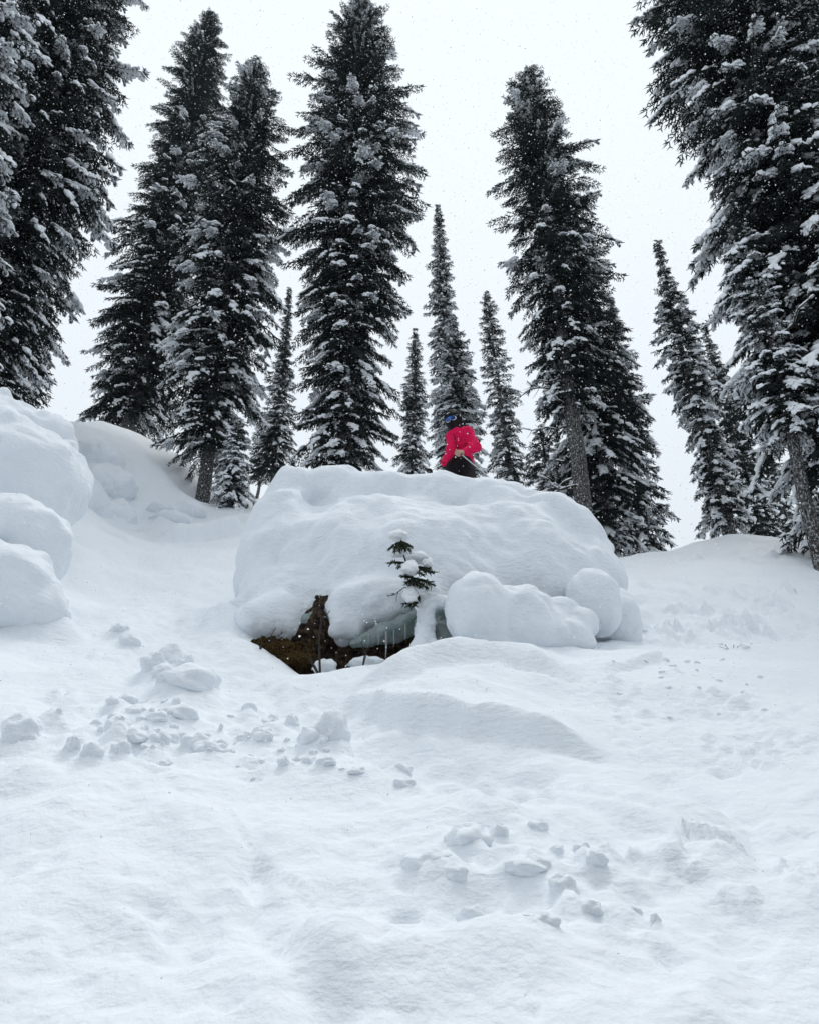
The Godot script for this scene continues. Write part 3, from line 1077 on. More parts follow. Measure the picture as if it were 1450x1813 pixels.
# a shoot: a thin core with needles standing off it
func shoot(t: Tri, a: Vector3, b: Vector3, r: float, needles: int, nl: float, nw: float) -> void:
	var d := (b - a)
	var l := d.length()
	d /= l
	var side := d.cross(Vector3.UP if absf(d.y) < 0.9 else Vector3.RIGHT).normalized()
	var up := side.cross(d)
	var first := t.v.size()
	var spin := rng.randf() * TAU
	for k in 3:
		var f := spin + TAU * k / 3.0
		t.v.append(a + (side * cos(f) + up * sin(f)) * r * 0.6)
	for k in 3:
		var f := spin + 0.5 + TAU * k / 3.0
		t.v.append(a.lerp(b, 0.45) + (side * cos(f) + up * sin(f)) * r)
	t.v.append(b)
	t.quad_ring(first, first + 3, 3)
	for k in 3:
		t.i.append_array(PackedInt32Array([first + 3 + k, first + 6, first + 3 + (k + 1) % 3]))
	for k in needles:
		var f := rng.randf() * TAU
		var o := side * cos(f) + up * sin(f)
		var base := a + d * l * (0.05 + 0.9 * k / needles)
		var tip := base + (o * 0.75 + d * 0.65).normalized() * nl * rng.randf_range(0.75, 1.2)
		var w := (d * 0.6 + o.cross(d)).normalized() * nw * 0.5
		var n := t.v.size()
		t.v.append(base - w)
		t.v.append(base + w)
		t.v.append(tip)
		t.i.append_array(PackedInt32Array([n, n + 1, n + 2]))


# snow lying along a shoot: a low rounded ridge
func snow_ridge(t: Tri, a: Vector3, b: Vector3, w: float, h: float) -> void:
	var d := (b - a).normalized()
	var side := d.cross(Vector3.UP)
	if side.length() < 0.2:
		return
	side = side.normalized()
	var up := side.cross(d)
	var first := t.v.size()
	t.v.append(a)
	var sizes := [0.75, 1.0, 0.7]
	for k in 3:
		var c := a.lerp(b, [0.16, 0.52, 0.88][k])
		var s: float = sizes[k] * rng.randf_range(0.75, 1.25)
		t.v.append(c - side * w * s - up * h * 0.15)
		t.v.append(c - side * w * s * 0.6 + up * h * s * 0.75)
		t.v.append(c + side * w * s * 0.5 + up * h * s * 0.85)
		t.v.append(c + side * w * s - up * h * 0.15)
		t.v.append(c - up * h * 0.2)
	t.v.append(b)
	for k in 2:
		t.quad_ring(first + 1 + k * 5, first + 6 + k * 5, 5)
	for m in 5:
		t.i.append_array(PackedInt32Array([first, first + 1 + m, first + 1 + (m + 1) % 5]))
		t.i.append_array(PackedInt32Array([first + 16, first + 11 + (m + 1) % 5, first + 11 + m]))


# a spruce bough pointing along +x, about "length" long: [needles, snow]
func make_bough(length: float, droop: float, snow: float, pillows: int) -> Array:
	var t := Tri.new()
	var sn := Tri.new()
	var kick := rng.randf_range(-0.12, 0.12)
	var stem := func(f: float) -> Vector3:
		return Vector3(length * f, length * (-droop * f * f + 0.10 * droop * sin(f * 5.0)), length * kick * f * f)
	var pts := []
	var rad := []
	for k in 7:
		pts.append(stem.call(k / 6.0))
		rad.append(lerpf(0.018, 0.005, k / 6.0) * length / 1.6)
	t.tube(pts, rad, 4)
	var off := rng.randf() * 100.0
	var steps := int(length / 0.066)
	for k in steps:
		var f := 0.10 + 0.90 * (k + rng.randf() * 0.6) / steps
		f = minf(f, 0.995)
		var p: Vector3 = stem.call(f)
		var ahead: Vector3 = (stem.call(minf(f + 0.02, 1.0)) - stem.call(f - 0.02)).normalized()
		for s: float in [-1.0, 1.0]:
			if rng.randf() < 0.12:
				continue
			var ln: float = (0.10 + 0.34 * length / 1.6 * pow(1.0 - f, 0.75) * smoothstep(0.0, 0.25, f)) * rng.randf_range(0.65, 1.25)
			var dir := (ahead * rng.randf_range(0.5, 0.95) + Vector3(0, 0, s) * rng.randf_range(0.7, 1.0) + Vector3(0, rng.randf_range(-0.55, 0.05), 0)).normalized()
			var q := p
			var left := ln
			var bits := maxi(1, int(round(ln / 0.082)))
			var seglen := ln / bits
			for m in bits:
				var e := q + dir * seglen
				shoot(t, q, e + dir * 0.03, 0.012, 12, 0.030, 0.008)
				var cover := noise_a.get_noise_3d(q.x * 2.0 + off, q.z * 3.0, off * 0.37) * 0.5 + 0.5 + 0.05 * m
				var snowy := cover < snow - 0.08
				if snowy:
					snow_ridge(sn, q, e + dir * 0.02, rng.randf_range(0.024, 0.052), rng.randf_range(0.024, 0.048))
				if m < bits - 1 or bits == 1:
					for s2: float in [-1.0, 1.0]:
						if rng.randf() < 0.75:
							var side := dir.cross(Vector3.UP).normalized() * s2
							var d2 := (dir * rng.randf_range(0.5, 0.9) + side * 0.8 + Vector3(0, rng.randf_range(-0.5, 0.15), 0)).normalized()
							var l2 := rng.randf_range(0.05, 0.105)
							shoot(t, e, e + d2 * l2, 0.011, 11, 0.030, 0.008)
							if snowy and rng.randf() < 0.7:
								snow_ridge(sn, e, e + d2 * l2, rng.randf_range(0.02, 0.036), rng.randf_range(0.02, 0.035))
				if rng.randf() < 0.5:
					var hang := (Vector3.DOWN + dir * rng.randf_range(0.1, 0.9) + Vector3(rng.randf_range(-0.4, 0.4), 0, rng.randf_range(-0.4, 0.4))).normalized()
					shoot(t, q.lerp(e, 0.5), q.lerp(e, 0.5) + hang * rng.randf_range(0.05, 0.12), 0.011, 11, 0.030, 0.008)
				q = e
				dir = (dir + Vector3(0, -0.12, 0) + ahead * 0.15).normalized()
		# the ridge of snow that lies along the stem
		var ridge := noise_a.get_noise_3d(p.x * 1.7 + off, 31.0, off * 0.37) * 0.5 + 0.5
		if f > 0.18 and ridge < snow + 0.08:
			var wide := rng.randf_range(0.032, 0.078)
			snow_ridge(sn, p - ahead * 0.02 + Vector3(0, 0.012, 0), p + ahead * rng.randf_range(0.09, 0.14) + Vector3(0, 0.010, 0), wide, wide * rng.randf_range(0.8, 1.1))
		# upright bristle along the stem
		if rng.randf() < 0.5:
			shoot(t, p, p + (ahead + Vector3(0, rng.randf_range(-0.2, 0.7), rng.randf_range(-0.4, 0.4))).normalized() * rng.randf_range(0.06, 0.13), 0.011, 11, 0.030, 0.008)
	var tip: Vector3 = stem.call(1.0)
	var out: Vector3 = (tip - stem.call(0.95)).normalized()
	shoot(t, tip, tip + (out + Vector3(0, 0.25, 0)).normalized() * 0.12, 0.012, 12, 0.030, 0.008)
	for k in pillows:
		var f := rng.randf_range(0.25, 0.85)
		for m in rng.randi_range(2, 4):
			f += rng.randf_range(0.03, 0.07) * 1.4 / length
			if f > 0.99:
				break
			var p: Vector3 = stem.call(f)
			var ahead: Vector3 = (stem.call(f) - stem.call(f - 0.1)).normalized()
			var side := ahead.cross(Vector3.UP).normalized()
			var s := rng.randf_range(0.035, 0.085) * clampf(length / 1.4, 0.6, 1.2)
			var up := side.cross(ahead)
			sn.lump(p + side * rng.randf_range(-0.05, 0.05) * length + up * s * 0.3, Basis(ahead * s * rng.randf_range(1.1, 1.9), up * s * rng.randf_range(0.5, 0.85), side * s * rng.randf_range(0.8, 1.2)), 8, 5, noise_b, 0.35, 2.2, 0.5)
	return [tri_mesh(t), tri_mesh(sn)]


# ---------------------------------------------------------------- trees
var boughs_long := []
var boughs_short := []


func make_boughs() -> void:
	for k in 7:
		var s: float = [0.14, 0.24, 0.33, 0.41, 0.48, 0.55, 0.63][k]
		boughs_long.append(make_bough(1.7, rng.randf_range(0.14, 0.34), s, [0, 0, 0, 1, 1, 2, 3][k]))
		boughs_short.append(make_bough(0.75, rng.randf_range(0.1, 0.3), s, [0, 0, 0, 0, 1, 1, 2][k]))
	for set_ in [boughs_long, boughs_short]:
		for b in set_:
			b[0].surface_set_material(0, needle_mat)
			if b[1].get_surface_count():
				b[1].surface_set_material(0, bough_snow_mat)


# base: where it stands; height; rings: [share of the height, radius] from below; snow 0..1; parts: boughs nearest the viewer that are parts of their own
func spruce(label: String, base: Vector3, top: Vector3, rings: Array, opts := {}) -> Node3D:
	var group: String = opts.get("group", "tall spruces behind the boulder")
	var o := thing("spruce_tree", label, "spruce tree", base, group)
	var height := top.y - base.y
	var lean := Vector3(top.x - base.x, 0, top.z - base.z)
	var r0: float = opts.get("trunk", height * 0.0085 + 0.06)
	var tr := Tri.new()
	var pts := []
	var rad := []
	for k in 13:
		var f := k / 12.0
		pts.append(Vector3(0, height * f * 0.985, 0) + lean * f + Vector3(noise_b.get_noise_2d(f * 3.0, base.x), 0, noise_b.get_noise_2d(f * 3.0, base.z + 40.0)) * 0.12 * sin(f * PI))
		rad.append(r0 * pow(1.0 - f * 0.97, 0.85) * (1.25 if k == 0 else 1.0))
	pts[0].y -= 0.8
	tr.tube(pts, rad, 12)
	part("trunk", tri_mesh(tr), bark_mat, o)
	var dense: float = opts.get("dense", 1.0)
	var snow: float = opts.get("snow", 0.5)
	var picks: int = opts.get("picks", 0)
	var y: float = rings[0][0] * height
	var placed := []
	while y < height * 0.995:
		var f := y / height
		var r := 0.0
		for k in rings.size() - 1:
			if f >= rings[k][0] and f <= rings[k + 1][0]:
				r = lerpf(rings[k][1], rings[k + 1][1], (f - rings[k][0]) / maxf(rings[k + 1][0] - rings[k][0], 1e-5))
		r = maxf(r, 0.07)
		var patch := 1.0 + 0.22 * noise_a.get_noise_2d(y * 0.55, base.x * 3.7)
		var n := int(clampf(5.5 + r * 1.8, 5, 12) * dense)
		var spin := rng.randf() * TAU
		for k in n:
			var az := spin + TAU * (k + rng.randf_range(-0.3, 0.3)) / n
			var rr := r * patch * rng.randf_range(0.72, 1.12) * (1.0 + 0.2 * noise_b.get_noise_3d(cos(az) * 0.8, y * 0.35, sin(az) * 0.8 + base.x))
			var pitch := lerpf(-0.32, 0.42, smoothstep(0.35, 1.0, f)) + rng.randf_range(-0.16, 0.16)
			var set_ := boughs_long if rr > 1.0 else boughs_short
			var nominal := 1.62 if rr > 1.0 else 0.75
			var which := clampi(int(snow * 7.0 + 0.1 + rng.randf_range(-2.2, 1.8) + 2.6 * noise_c.get_noise_3d(cos(az) * 1.1 + base.x, y * 0.45, sin(az) * 1.1 + base.z) - 2.0 * smoothstep(0.5, 0.9, f)), 0, 6)
			var sc := clampf(rr / (nominal * cos(pitch * 0.6)), 0.16, 1.7)
			var b := Basis(Vector3.UP, -az) * Basis(Vector3(0, 0, 1), pitch) * Basis(Vector3(1, 0, 0), rng.randf_range(-0.25, 0.25))
			var wide := rng.randf_range(0.9, 1.2)
			b = b * Basis.from_scale(Vector3(sc, lerpf(sc, 1.0, 0.4) * (1.0 if rng.randf() < 0.5 else 1.15), lerpf(sc, 1.0, 0.4) * wide))
			placed.append([Transform3D(b, Vector3(0, y + rng.randf_range(-0.1, 0.1), 0) + lean * f), set_, which, Vector3(cos(az), 0, sin(az)), rr])
		y += rng.randf_range(0.24, 0.40) / clampf(dense, 0.6, 1.4) * clampf(0.55 + r * 0.28, 0.5, 1.15)
	# the boughs that face the viewer and carry most snow are parts of their own
	var view := -base
	view.y = 0
	view = view.normalized()
	var singles := {}
	var tries := 0
	while singles.size() < mini(picks, placed.size() / 3) and tries < 6000:
		tries += 1
		var k := rng.randi_range(0, int(placed.size() * 0.75))
		if placed[k][3].dot(view) > 0.45 and placed[k][2] >= 3:
			singles[k] = true
	var lots := {}
	for k in placed.size():
		var p: Array = placed[k]
		if singles.has(k):
			var bo := MeshInstance3D.new()
			bo.mesh = p[1][p[2]][0]
			bo.name = "bough" if not o.has_node("bough") else "bough_%03d" % o.get_child_count()
			bo.transform = p[0]
			o.add_child(bo, true)
			var cl := MeshInstance3D.new()
			cl.mesh = p[1][p[2]][1]
			cl.name = "snow"
			cl.set_meta("kind", "stuff")
			bo.add_child(cl, true)
			continue
		var key := "%d_%d" % [0 if p[1] == boughs_long else 1, p[2]]
		if not lots.has(key):
			lots[key] = [p[1][p[2]], []]
		lots[key][1].append(p[0])
	for key in lots:
		for layer in 2:
			if lots[key][0][layer].get_surface_count() == 0:
				continue
			var mm := MultiMesh.new()
			mm.transform_format = MultiMesh.TRANSFORM_3D
			mm.mesh = lots[key][0][layer]
			mm.instance_count = lots[key][1].size()
			for k in lots[key][1].size():
				mm.set_instance_transform(k, lots[key][1][k])
			var mi := MultiMeshInstance3D.new()
			mi.multimesh = mm
			var called: String = ["crown", "crown_snow"][layer]
			mi.name = called if not o.has_node(called) else "%s_%03d" % [called, o.get_child_count()]
			mi.set_meta("kind", "stuff")
			o.add_child(mi, true)
	# dead bare limbs low on the trunk
	for k in int(opts.get("limbs", 0)):
		var f := rng.randf_range(opts.get("limb_low", 0.05), opts.get("limb_high", 0.25))
		var az: float = opts.get("limb_side", 0.0) + rng.randf_range(-1.0, 1.0)
		var out := Vector3(cos(az), 0, sin(az))
		var ln := rng.randf_range(0.7, 1.7)
		var q := Vector3(0, height * f, 0) + lean * f
		var lp := []
		var lr := []
		for m in 7:
			var u := m / 6.0
			lp.append(q + out * ln * u + Vector3(0, -0.28 * ln * u + 0.2 * ln * u * u, 0) + Vector3(noise_a.get_noise_2d(u * 3.0 + k, 4.0), noise_a.get_noise_2d(u * 3.0 + k, 9.0), noise_a.get_noise_2d(u * 3.0 + k, 14.0)) * 0.10)
			lr.append(lerpf(0.028, 0.006, u))
		var lt := Tri.new()
		lt.tube(lp, lr, 6)
		for m in 5:
			var u := rng.randf_range(0.3, 0.95)
			var s: Vector3 = lp[int(u * 6.0)]
			var e := s + (out * 0.6 + Vector3(rng.randf_range(-0.6, 0.6), rng.randf_range(-0.7, 0.3), rng.randf_range(-0.6, 0.6))) * rng.randf_range(0.2, 0.5)
			lt.tube([s, s.lerp(e, 0.5) + Vector3(0, -0.02, 0), e], [0.010, 0.007, 0.004], 4)
		var limb := part("dead_limb", tri_mesh(lt), twig_mat, o)
		var ls := Tri.new()
		for m in 6:
			snow_ridge(ls, lp[m] + Vector3(0, lr[m], 0), lp[m + 1] + Vector3(0, lr[m + 1], 0), 0.03, 0.035)
		part("snow", tri_mesh(ls), bough_snow_mat, limb, "stuff")
	return o


func build_trees() -> void:
	make_boughs()
	var o: Node3D
	o = spruce("nearest spruce, upper left, its snow-heaped boughs cut by the left edge", Vector3(-9.60, 9.22, -11.00), Vector3(-13.72, 34.23, -11.00), [[0.018, 2.46], [0.097, 2.87], [0.183, 3.05], [0.283, 3.20], [0.444, 3.38], [0.709, 2.33], [1.000, 0.08]], {"snow": 0.68, "picks": 60, "group": "tall spruces behind the boulder", "dense": 1.1})
	o = spruce("tall spruce behind the nearest upper left one, bough tips against the sky", Vector3(-10.05, 11.64, -14.50), Vector3(-11.22, 39.93, -14.50), [[0.032, 2.20], [0.083, 2.08], [0.179, 2.16], [0.250, 2.40], [0.346, 2.87], [0.466, 2.63], [0.629, 1.96], [0.783, 1.18], [1.000, 0.08]], {"snow": 0.45, "picks": 40, "group": "tall spruces behind the boulder"})
	o = spruce("shaded spruce at the left edge, rising just above the big snow mound", Vector3(-13.36, 16.02, -21.00), Vector3(-14.49, 31.77, -21.00), [[0.091, 1.89], [0.224, 1.97], [0.386, 1.97], [0.659, 1.59], [0.865, 0.73], [1.000, 0.08]], {"snow": 0.35, "group": "tall spruces behind the boulder"})
	o = spruce("tall dark spruce left behind the bare-trunked saddle spruce, leaning right at its tip", Vector3(-11.09, 16.65, -26.50), Vector3(-11.56, 51.36, -26.50), [[0.147, 1.75], [0.184, 1.93], [0.264, 2.12], [0.361, 2.25], [0.468, 2.26], [0.586, 1.87], [0.718, 1.70], [0.865, 1.37], [0.946, 0.72], [1.000, 0.08]], {"snow": 0.35, "picks": 20, "group": "tall spruces behind the boulder"})
	o = spruce("big spruce with bare lower trunk, standing on the saddle left of the boulder", Vector3(-5.88, 13.73, -20.00), Vector3(-6.42, 35.70, -20.00), [[0.083, 1.06], [0.135, 1.52], [0.185, 1.66], [0.280, 1.85], [0.395, 1.93], [0.522, 2.02], [0.663, 1.91], [0.820, 1.18], [0.906, 0.69], [1.000, 0.08]], {"snow": 0.48, "picks": 60, "group": "tall spruces behind the boulder", "trunk": 0.19})
	o = spruce("small young spruce with boughs down to the snow, beside the bare saddle trunk", Vector3(-4.82, 12.85, -19.00), Vector3(-4.88, 15.84, -19.00), [[0.089, 0.50], [0.259, 0.62], [0.509, 0.57], [0.767, 0.34], [1.000, 0.08]], {"snow": 0.75, "picks": 12, "group": "tall spruces behind the boulder", "trunk": 0.06, "dense": 1.2})
	o = spruce("tallest spruce in the middle, right behind the boulder, broad and straight", Vector3(-1.88, 13.60, -20.00), Vector3(-2.14, 40.54, -20.00), [[0.054, 1.42], [0.099, 1.59], [0.155, 1.62], [0.233, 1.70], [0.347, 2.03], [0.431, 2.22], [0.546, 2.31], [0.701, 2.08], [0.817, 1.62], [0.880, 1.21], [0.945, 0.54], [1.000, 0.08]], {"snow": 0.48, "picks": 60, "group": "tall spruces behind the boulder", "trunk": 0.27})
	o = spruce("thin far spruce showing between the saddle spruce and the tallest one", Vector3(-6.06, 17.10, -31.00), Vector3(-6.24, 33.53, -31.00), [[0.297, 1.25], [0.401, 1.14], [0.562, 0.77], [0.691, 0.48], [0.781, 0.33], [0.897, 0.22], [1.000, 0.08]], {"snow": 0.3, "group": "tall spruces behind the boulder"})
	o = spruce("short pale far spruce low in the gap left of the tallest spruce", Vector3(-7.73, 19.07, -36.00), Vector3(-7.98, 29.35, -36.00), [[0.568, 0.73], [0.725, 0.63], [0.869, 0.38], [1.000, 0.08]], {"snow": 0.25, "group": "tall spruces behind the boulder"})
	o = spruce("slender pointed spruce directly behind the skier, rising above its neighbours", Vector3(1.79, 15.79, -27.00), Vector3(1.38, 35.01, -27.00), [[0.185, 0.83], [0.292, 0.86], [0.414, 0.81], [0.545, 0.70], [0.724, 0.55], [0.879, 0.37], [1.000, 0.08]], {"snow": 0.5, "picks": 10, "group": "tall spruces behind the boulder"})
	o = spruce("wide snowy spruce just behind the skier, half as tall as the slender one", Vector3(1.71, 13.29, -21.50), Vector3(1.50, 22.31, -21.50), [[0.271, 0.92], [0.354, 1.04], [0.478, 1.00], [0.607, 0.85], [0.769, 0.58], [0.882, 0.37], [1.000, 0.08]], {"snow": 0.7, "picks": 40, "group": "tall spruces behind the boulder"})
	o = spruce("narrow far spruce in the gap left of the skier", Vector3(0.08, 17.50, -31.00), Vector3(0.29, 30.61, -31.00), [[0.334, 0.71], [0.424, 0.77], [0.572, 0.70], [0.701, 0.59], [0.863, 0.37], [1.000, 0.08]], {"snow": 0.4, "group": "tall spruces behind the boulder"})
	o = spruce("thin ragged spruce with a crooked top, in the gap right of the skier", Vector3(4.29, 15.64, -28.00), Vector3(3.60, 30.26, -28.00), [[0.252, 0.94], [0.366, 0.88], [0.506, 0.82], [0.655, 0.66], [0.790, 0.49], [0.921, 0.33], [1.000, 0.08]], {"snow": 0.4, "group": "tall spruces behind the boulder", "dense": 0.85})
	o = spruce("low bushy spruce looking over the boulder left of the bare-limbed trunk", Vector3(3.69, 10.85, -19.00), Vector3(3.73, 15.70, -19.00), [[0.443, 0.66], [0.573, 0.64], [0.727, 0.48], [0.886, 0.24], [1.000, 0.08]], {"snow": 0.55, "picks": 10, "group": "tall spruces behind the boulder"})
	o = spruce("faint far spruce seen beneath the dead limbs behind the boulder", Vector3(7.26, 17.45, -33.00), Vector3(7.26, 25.46, -33.00), [[0.492, 0.60], [0.669, 0.51], [0.873, 0.26], [1.000, 0.08]], {"snow": 0.25, "group": "tall spruces behind the boulder"})
	o = spruce("large spruce with a long bare trunk and dead limbs, right behind the boulder", Vector3(4.19, 10.04, -17.00), Vector3(4.20, 29.90, -17.00), [[0.239, 0.77], [0.277, 1.18], [0.317, 1.32], [0.368, 1.39], [0.466, 1.53], [0.586, 1.50], [0.718, 1.54], [0.866, 1.15], [0.946, 0.54], [1.000, 0.08]], {"snow": 0.38, "picks": 50, "group": "tall spruces behind the boulder", "dense": 0.88, "trunk": 0.23, "limbs": 12, "limb_low": 0.1, "limb_high": 0.3, "limb_side": 3.1})
	o = spruce("spruce close behind the bare trunk, second from it to the right", Vector3(5.09, 10.31, -18.60), Vector3(5.34, 25.54, -18.60), [[0.093, 0.98], [0.155, 1.25], [0.213, 1.40], [0.324, 1.57], [0.416, 1.63], [0.544, 1.48], [0.699, 1.16], [0.834, 0.67], [1.000, 0.08]], {"snow": 0.4, "picks": 30, "group": "tall spruces behind the boulder"})
	o = spruce("lower spruce at the right end of the group behind the boulder", Vector3(6.77, 10.99, -21.00), Vector3(7.03, 22.90, -21.00), [[0.149, 0.92], [0.261, 0.97], [0.345, 0.90], [0.468, 0.79], [0.619, 0.71], [0.780, 0.45], [1.000, 0.08]], {"snow": 0.4, "picks": 20, "group": "tall spruces behind the boulder"})
	o = spruce("slender pointed spruce standing alone on the crest right of the boulder", Vector3(7.35, 10.66, -16.50), Vector3(7.14, 20.53, -16.50), [[0.038, 0.57], [0.108, 0.69], [0.239, 0.68], [0.416, 0.67], [0.610, 0.60], [0.756, 0.38], [0.890, 0.19], [1.000, 0.08]], {"snow": 0.55, "picks": 30, "group": "tall spruces behind the boulder"})
	o = spruce("hazy spruce close behind the lone pointed one on the right crest", Vector3(12.29, 12.95, -25.00), Vector3(12.01, 25.21, -25.00), [[0.213, 1.12], [0.326, 1.02], [0.486, 0.88], [0.702, 0.66], [0.865, 0.32], [1.000, 0.08]], {"snow": 0.35, "group": "tall spruces behind the boulder"})
	o = spruce("small far spruce between the crest and the big spruce at the right edge", Vector3(16.35, 16.25, -31.00), Vector3(16.43, 26.69, -31.00), [[0.241, 0.85], [0.420, 0.72], [0.653, 0.47], [1.000, 0.08]], {"snow": 0.3, "group": "tall spruces behind the boulder"})
	o = spruce("huge leaning spruce at the right edge, its top beyond the picture", Vector3(8.28, 7.90, -12.50), Vector3(9.59, 36.37, -12.50), [[0.038, 1.93], [0.083, 2.02], [0.129, 2.08], [0.180, 2.21], [0.236, 2.20], [0.297, 2.51], [0.365, 2.29], [0.441, 2.27], [0.508, 2.65], [0.562, 2.87], [0.685, 2.31], [0.829, 1.51], [1.000, 0.08]], {"snow": 0.5, "picks": 90, "group": "tall spruces behind the boulder", "dense": 1.15})
	o = spruce("spruce with a thin grey trunk at the right edge, in front of the huge one", Vector3(6.75, 8.25, -12.00), Vector3(7.07, 17.05, -12.00), [[0.245, 0.52], [0.303, 0.83], [0.426, 0.80], [0.558, 0.65], [0.719, 0.49], [0.855, 0.25], [1.000, 0.08]], {"snow": 0.55, "picks": 40, "group": "tall spruces behind the boulder", "trunk": 0.12, "limbs": 8, "limb_low": 0.1, "limb_high": 0.5, "limb_side": 0.3})
	o = spruce("tall spruce of the wood below the viewer, outside the picture", Vector3(-8.00, -6.52, 11.00), Vector3(-8.00, 17.48, 11.00), [[0.06, 2.6], [0.3, 2.7], [0.6, 2.2], [0.85, 1.1], [1, 0.08]], {"snow": 0.4, "group": "spruces below the viewer"})
	o = spruce("tall spruce of the wood below the viewer, outside the picture", Vector3(-2.60, -8.74, 15.00), Vector3(-2.60, 17.26, 15.00), [[0.06, 2.6], [0.3, 2.7], [0.6, 2.2], [0.85, 1.1], [1, 0.08]], {"snow": 0.4, "group": "spruces below the viewer"})
	o = spruce("tall spruce of the wood below the viewer, outside the picture", Vector3(3.20, -8.35, 14.00), Vector3(3.20, 16.65, 14.00), [[0.06, 2.6], [0.3, 2.7], [0.6, 2.2], [0.85, 1.1], [1, 0.08]], {"snow": 0.4, "group": "spruces below the viewer"})
	o = spruce("tall spruce of the wood below the viewer, outside the picture", Vector3(8.50, -6.80, 10.50), Vector3(8.50, 18.20, 10.50), [[0.06, 2.6], [0.3, 2.7], [0.6, 2.2], [0.85, 1.1], [1, 0.08]], {"snow": 0.4, "group": "spruces below the viewer"})
	o = spruce("tall spruce of the wood below the viewer, outside the picture", Vector3(12.50, -2.32, 3.00), Vector3(12.50, 21.68, 3.00), [[0.06, 2.6], [0.3, 2.7], [0.6, 2.2], [0.85, 1.1], [1, 0.08]], {"snow": 0.4, "group": "spruces below the viewer"})
	o = spruce("tall spruce of the wood below the viewer, outside the picture", Vector3(0.50, -12.72, 22.00), Vector3(0.50, 15.28, 22.00), [[0.06, 2.6], [0.3, 2.7], [0.6, 2.2], [0.85, 1.1], [1, 0.08]], {"snow": 0.4, "group": "spruces below the viewer"})
	o = spruce("tall spruce of the wood below the viewer, outside the picture", Vector3(-7.50, -11.61, 20.00), Vector3(-7.50, 16.39, 20.00), [[0.06, 2.6], [0.3, 2.7], [0.6, 2.2], [0.85, 1.1], [1, 0.08]], {"snow": 0.4, "group": "spruces below the viewer"})
	o = spruce("tall spruce of the wood below the viewer, outside the picture", Vector3(8.00, -11.48, 19.00), Vector3(8.00, 16.52, 19.00), [[0.06, 2.6], [0.3, 2.7], [0.6, 2.2], [0.85, 1.1], [1, 0.08]], {"snow": 0.4, "group": "spruces below the viewer"})


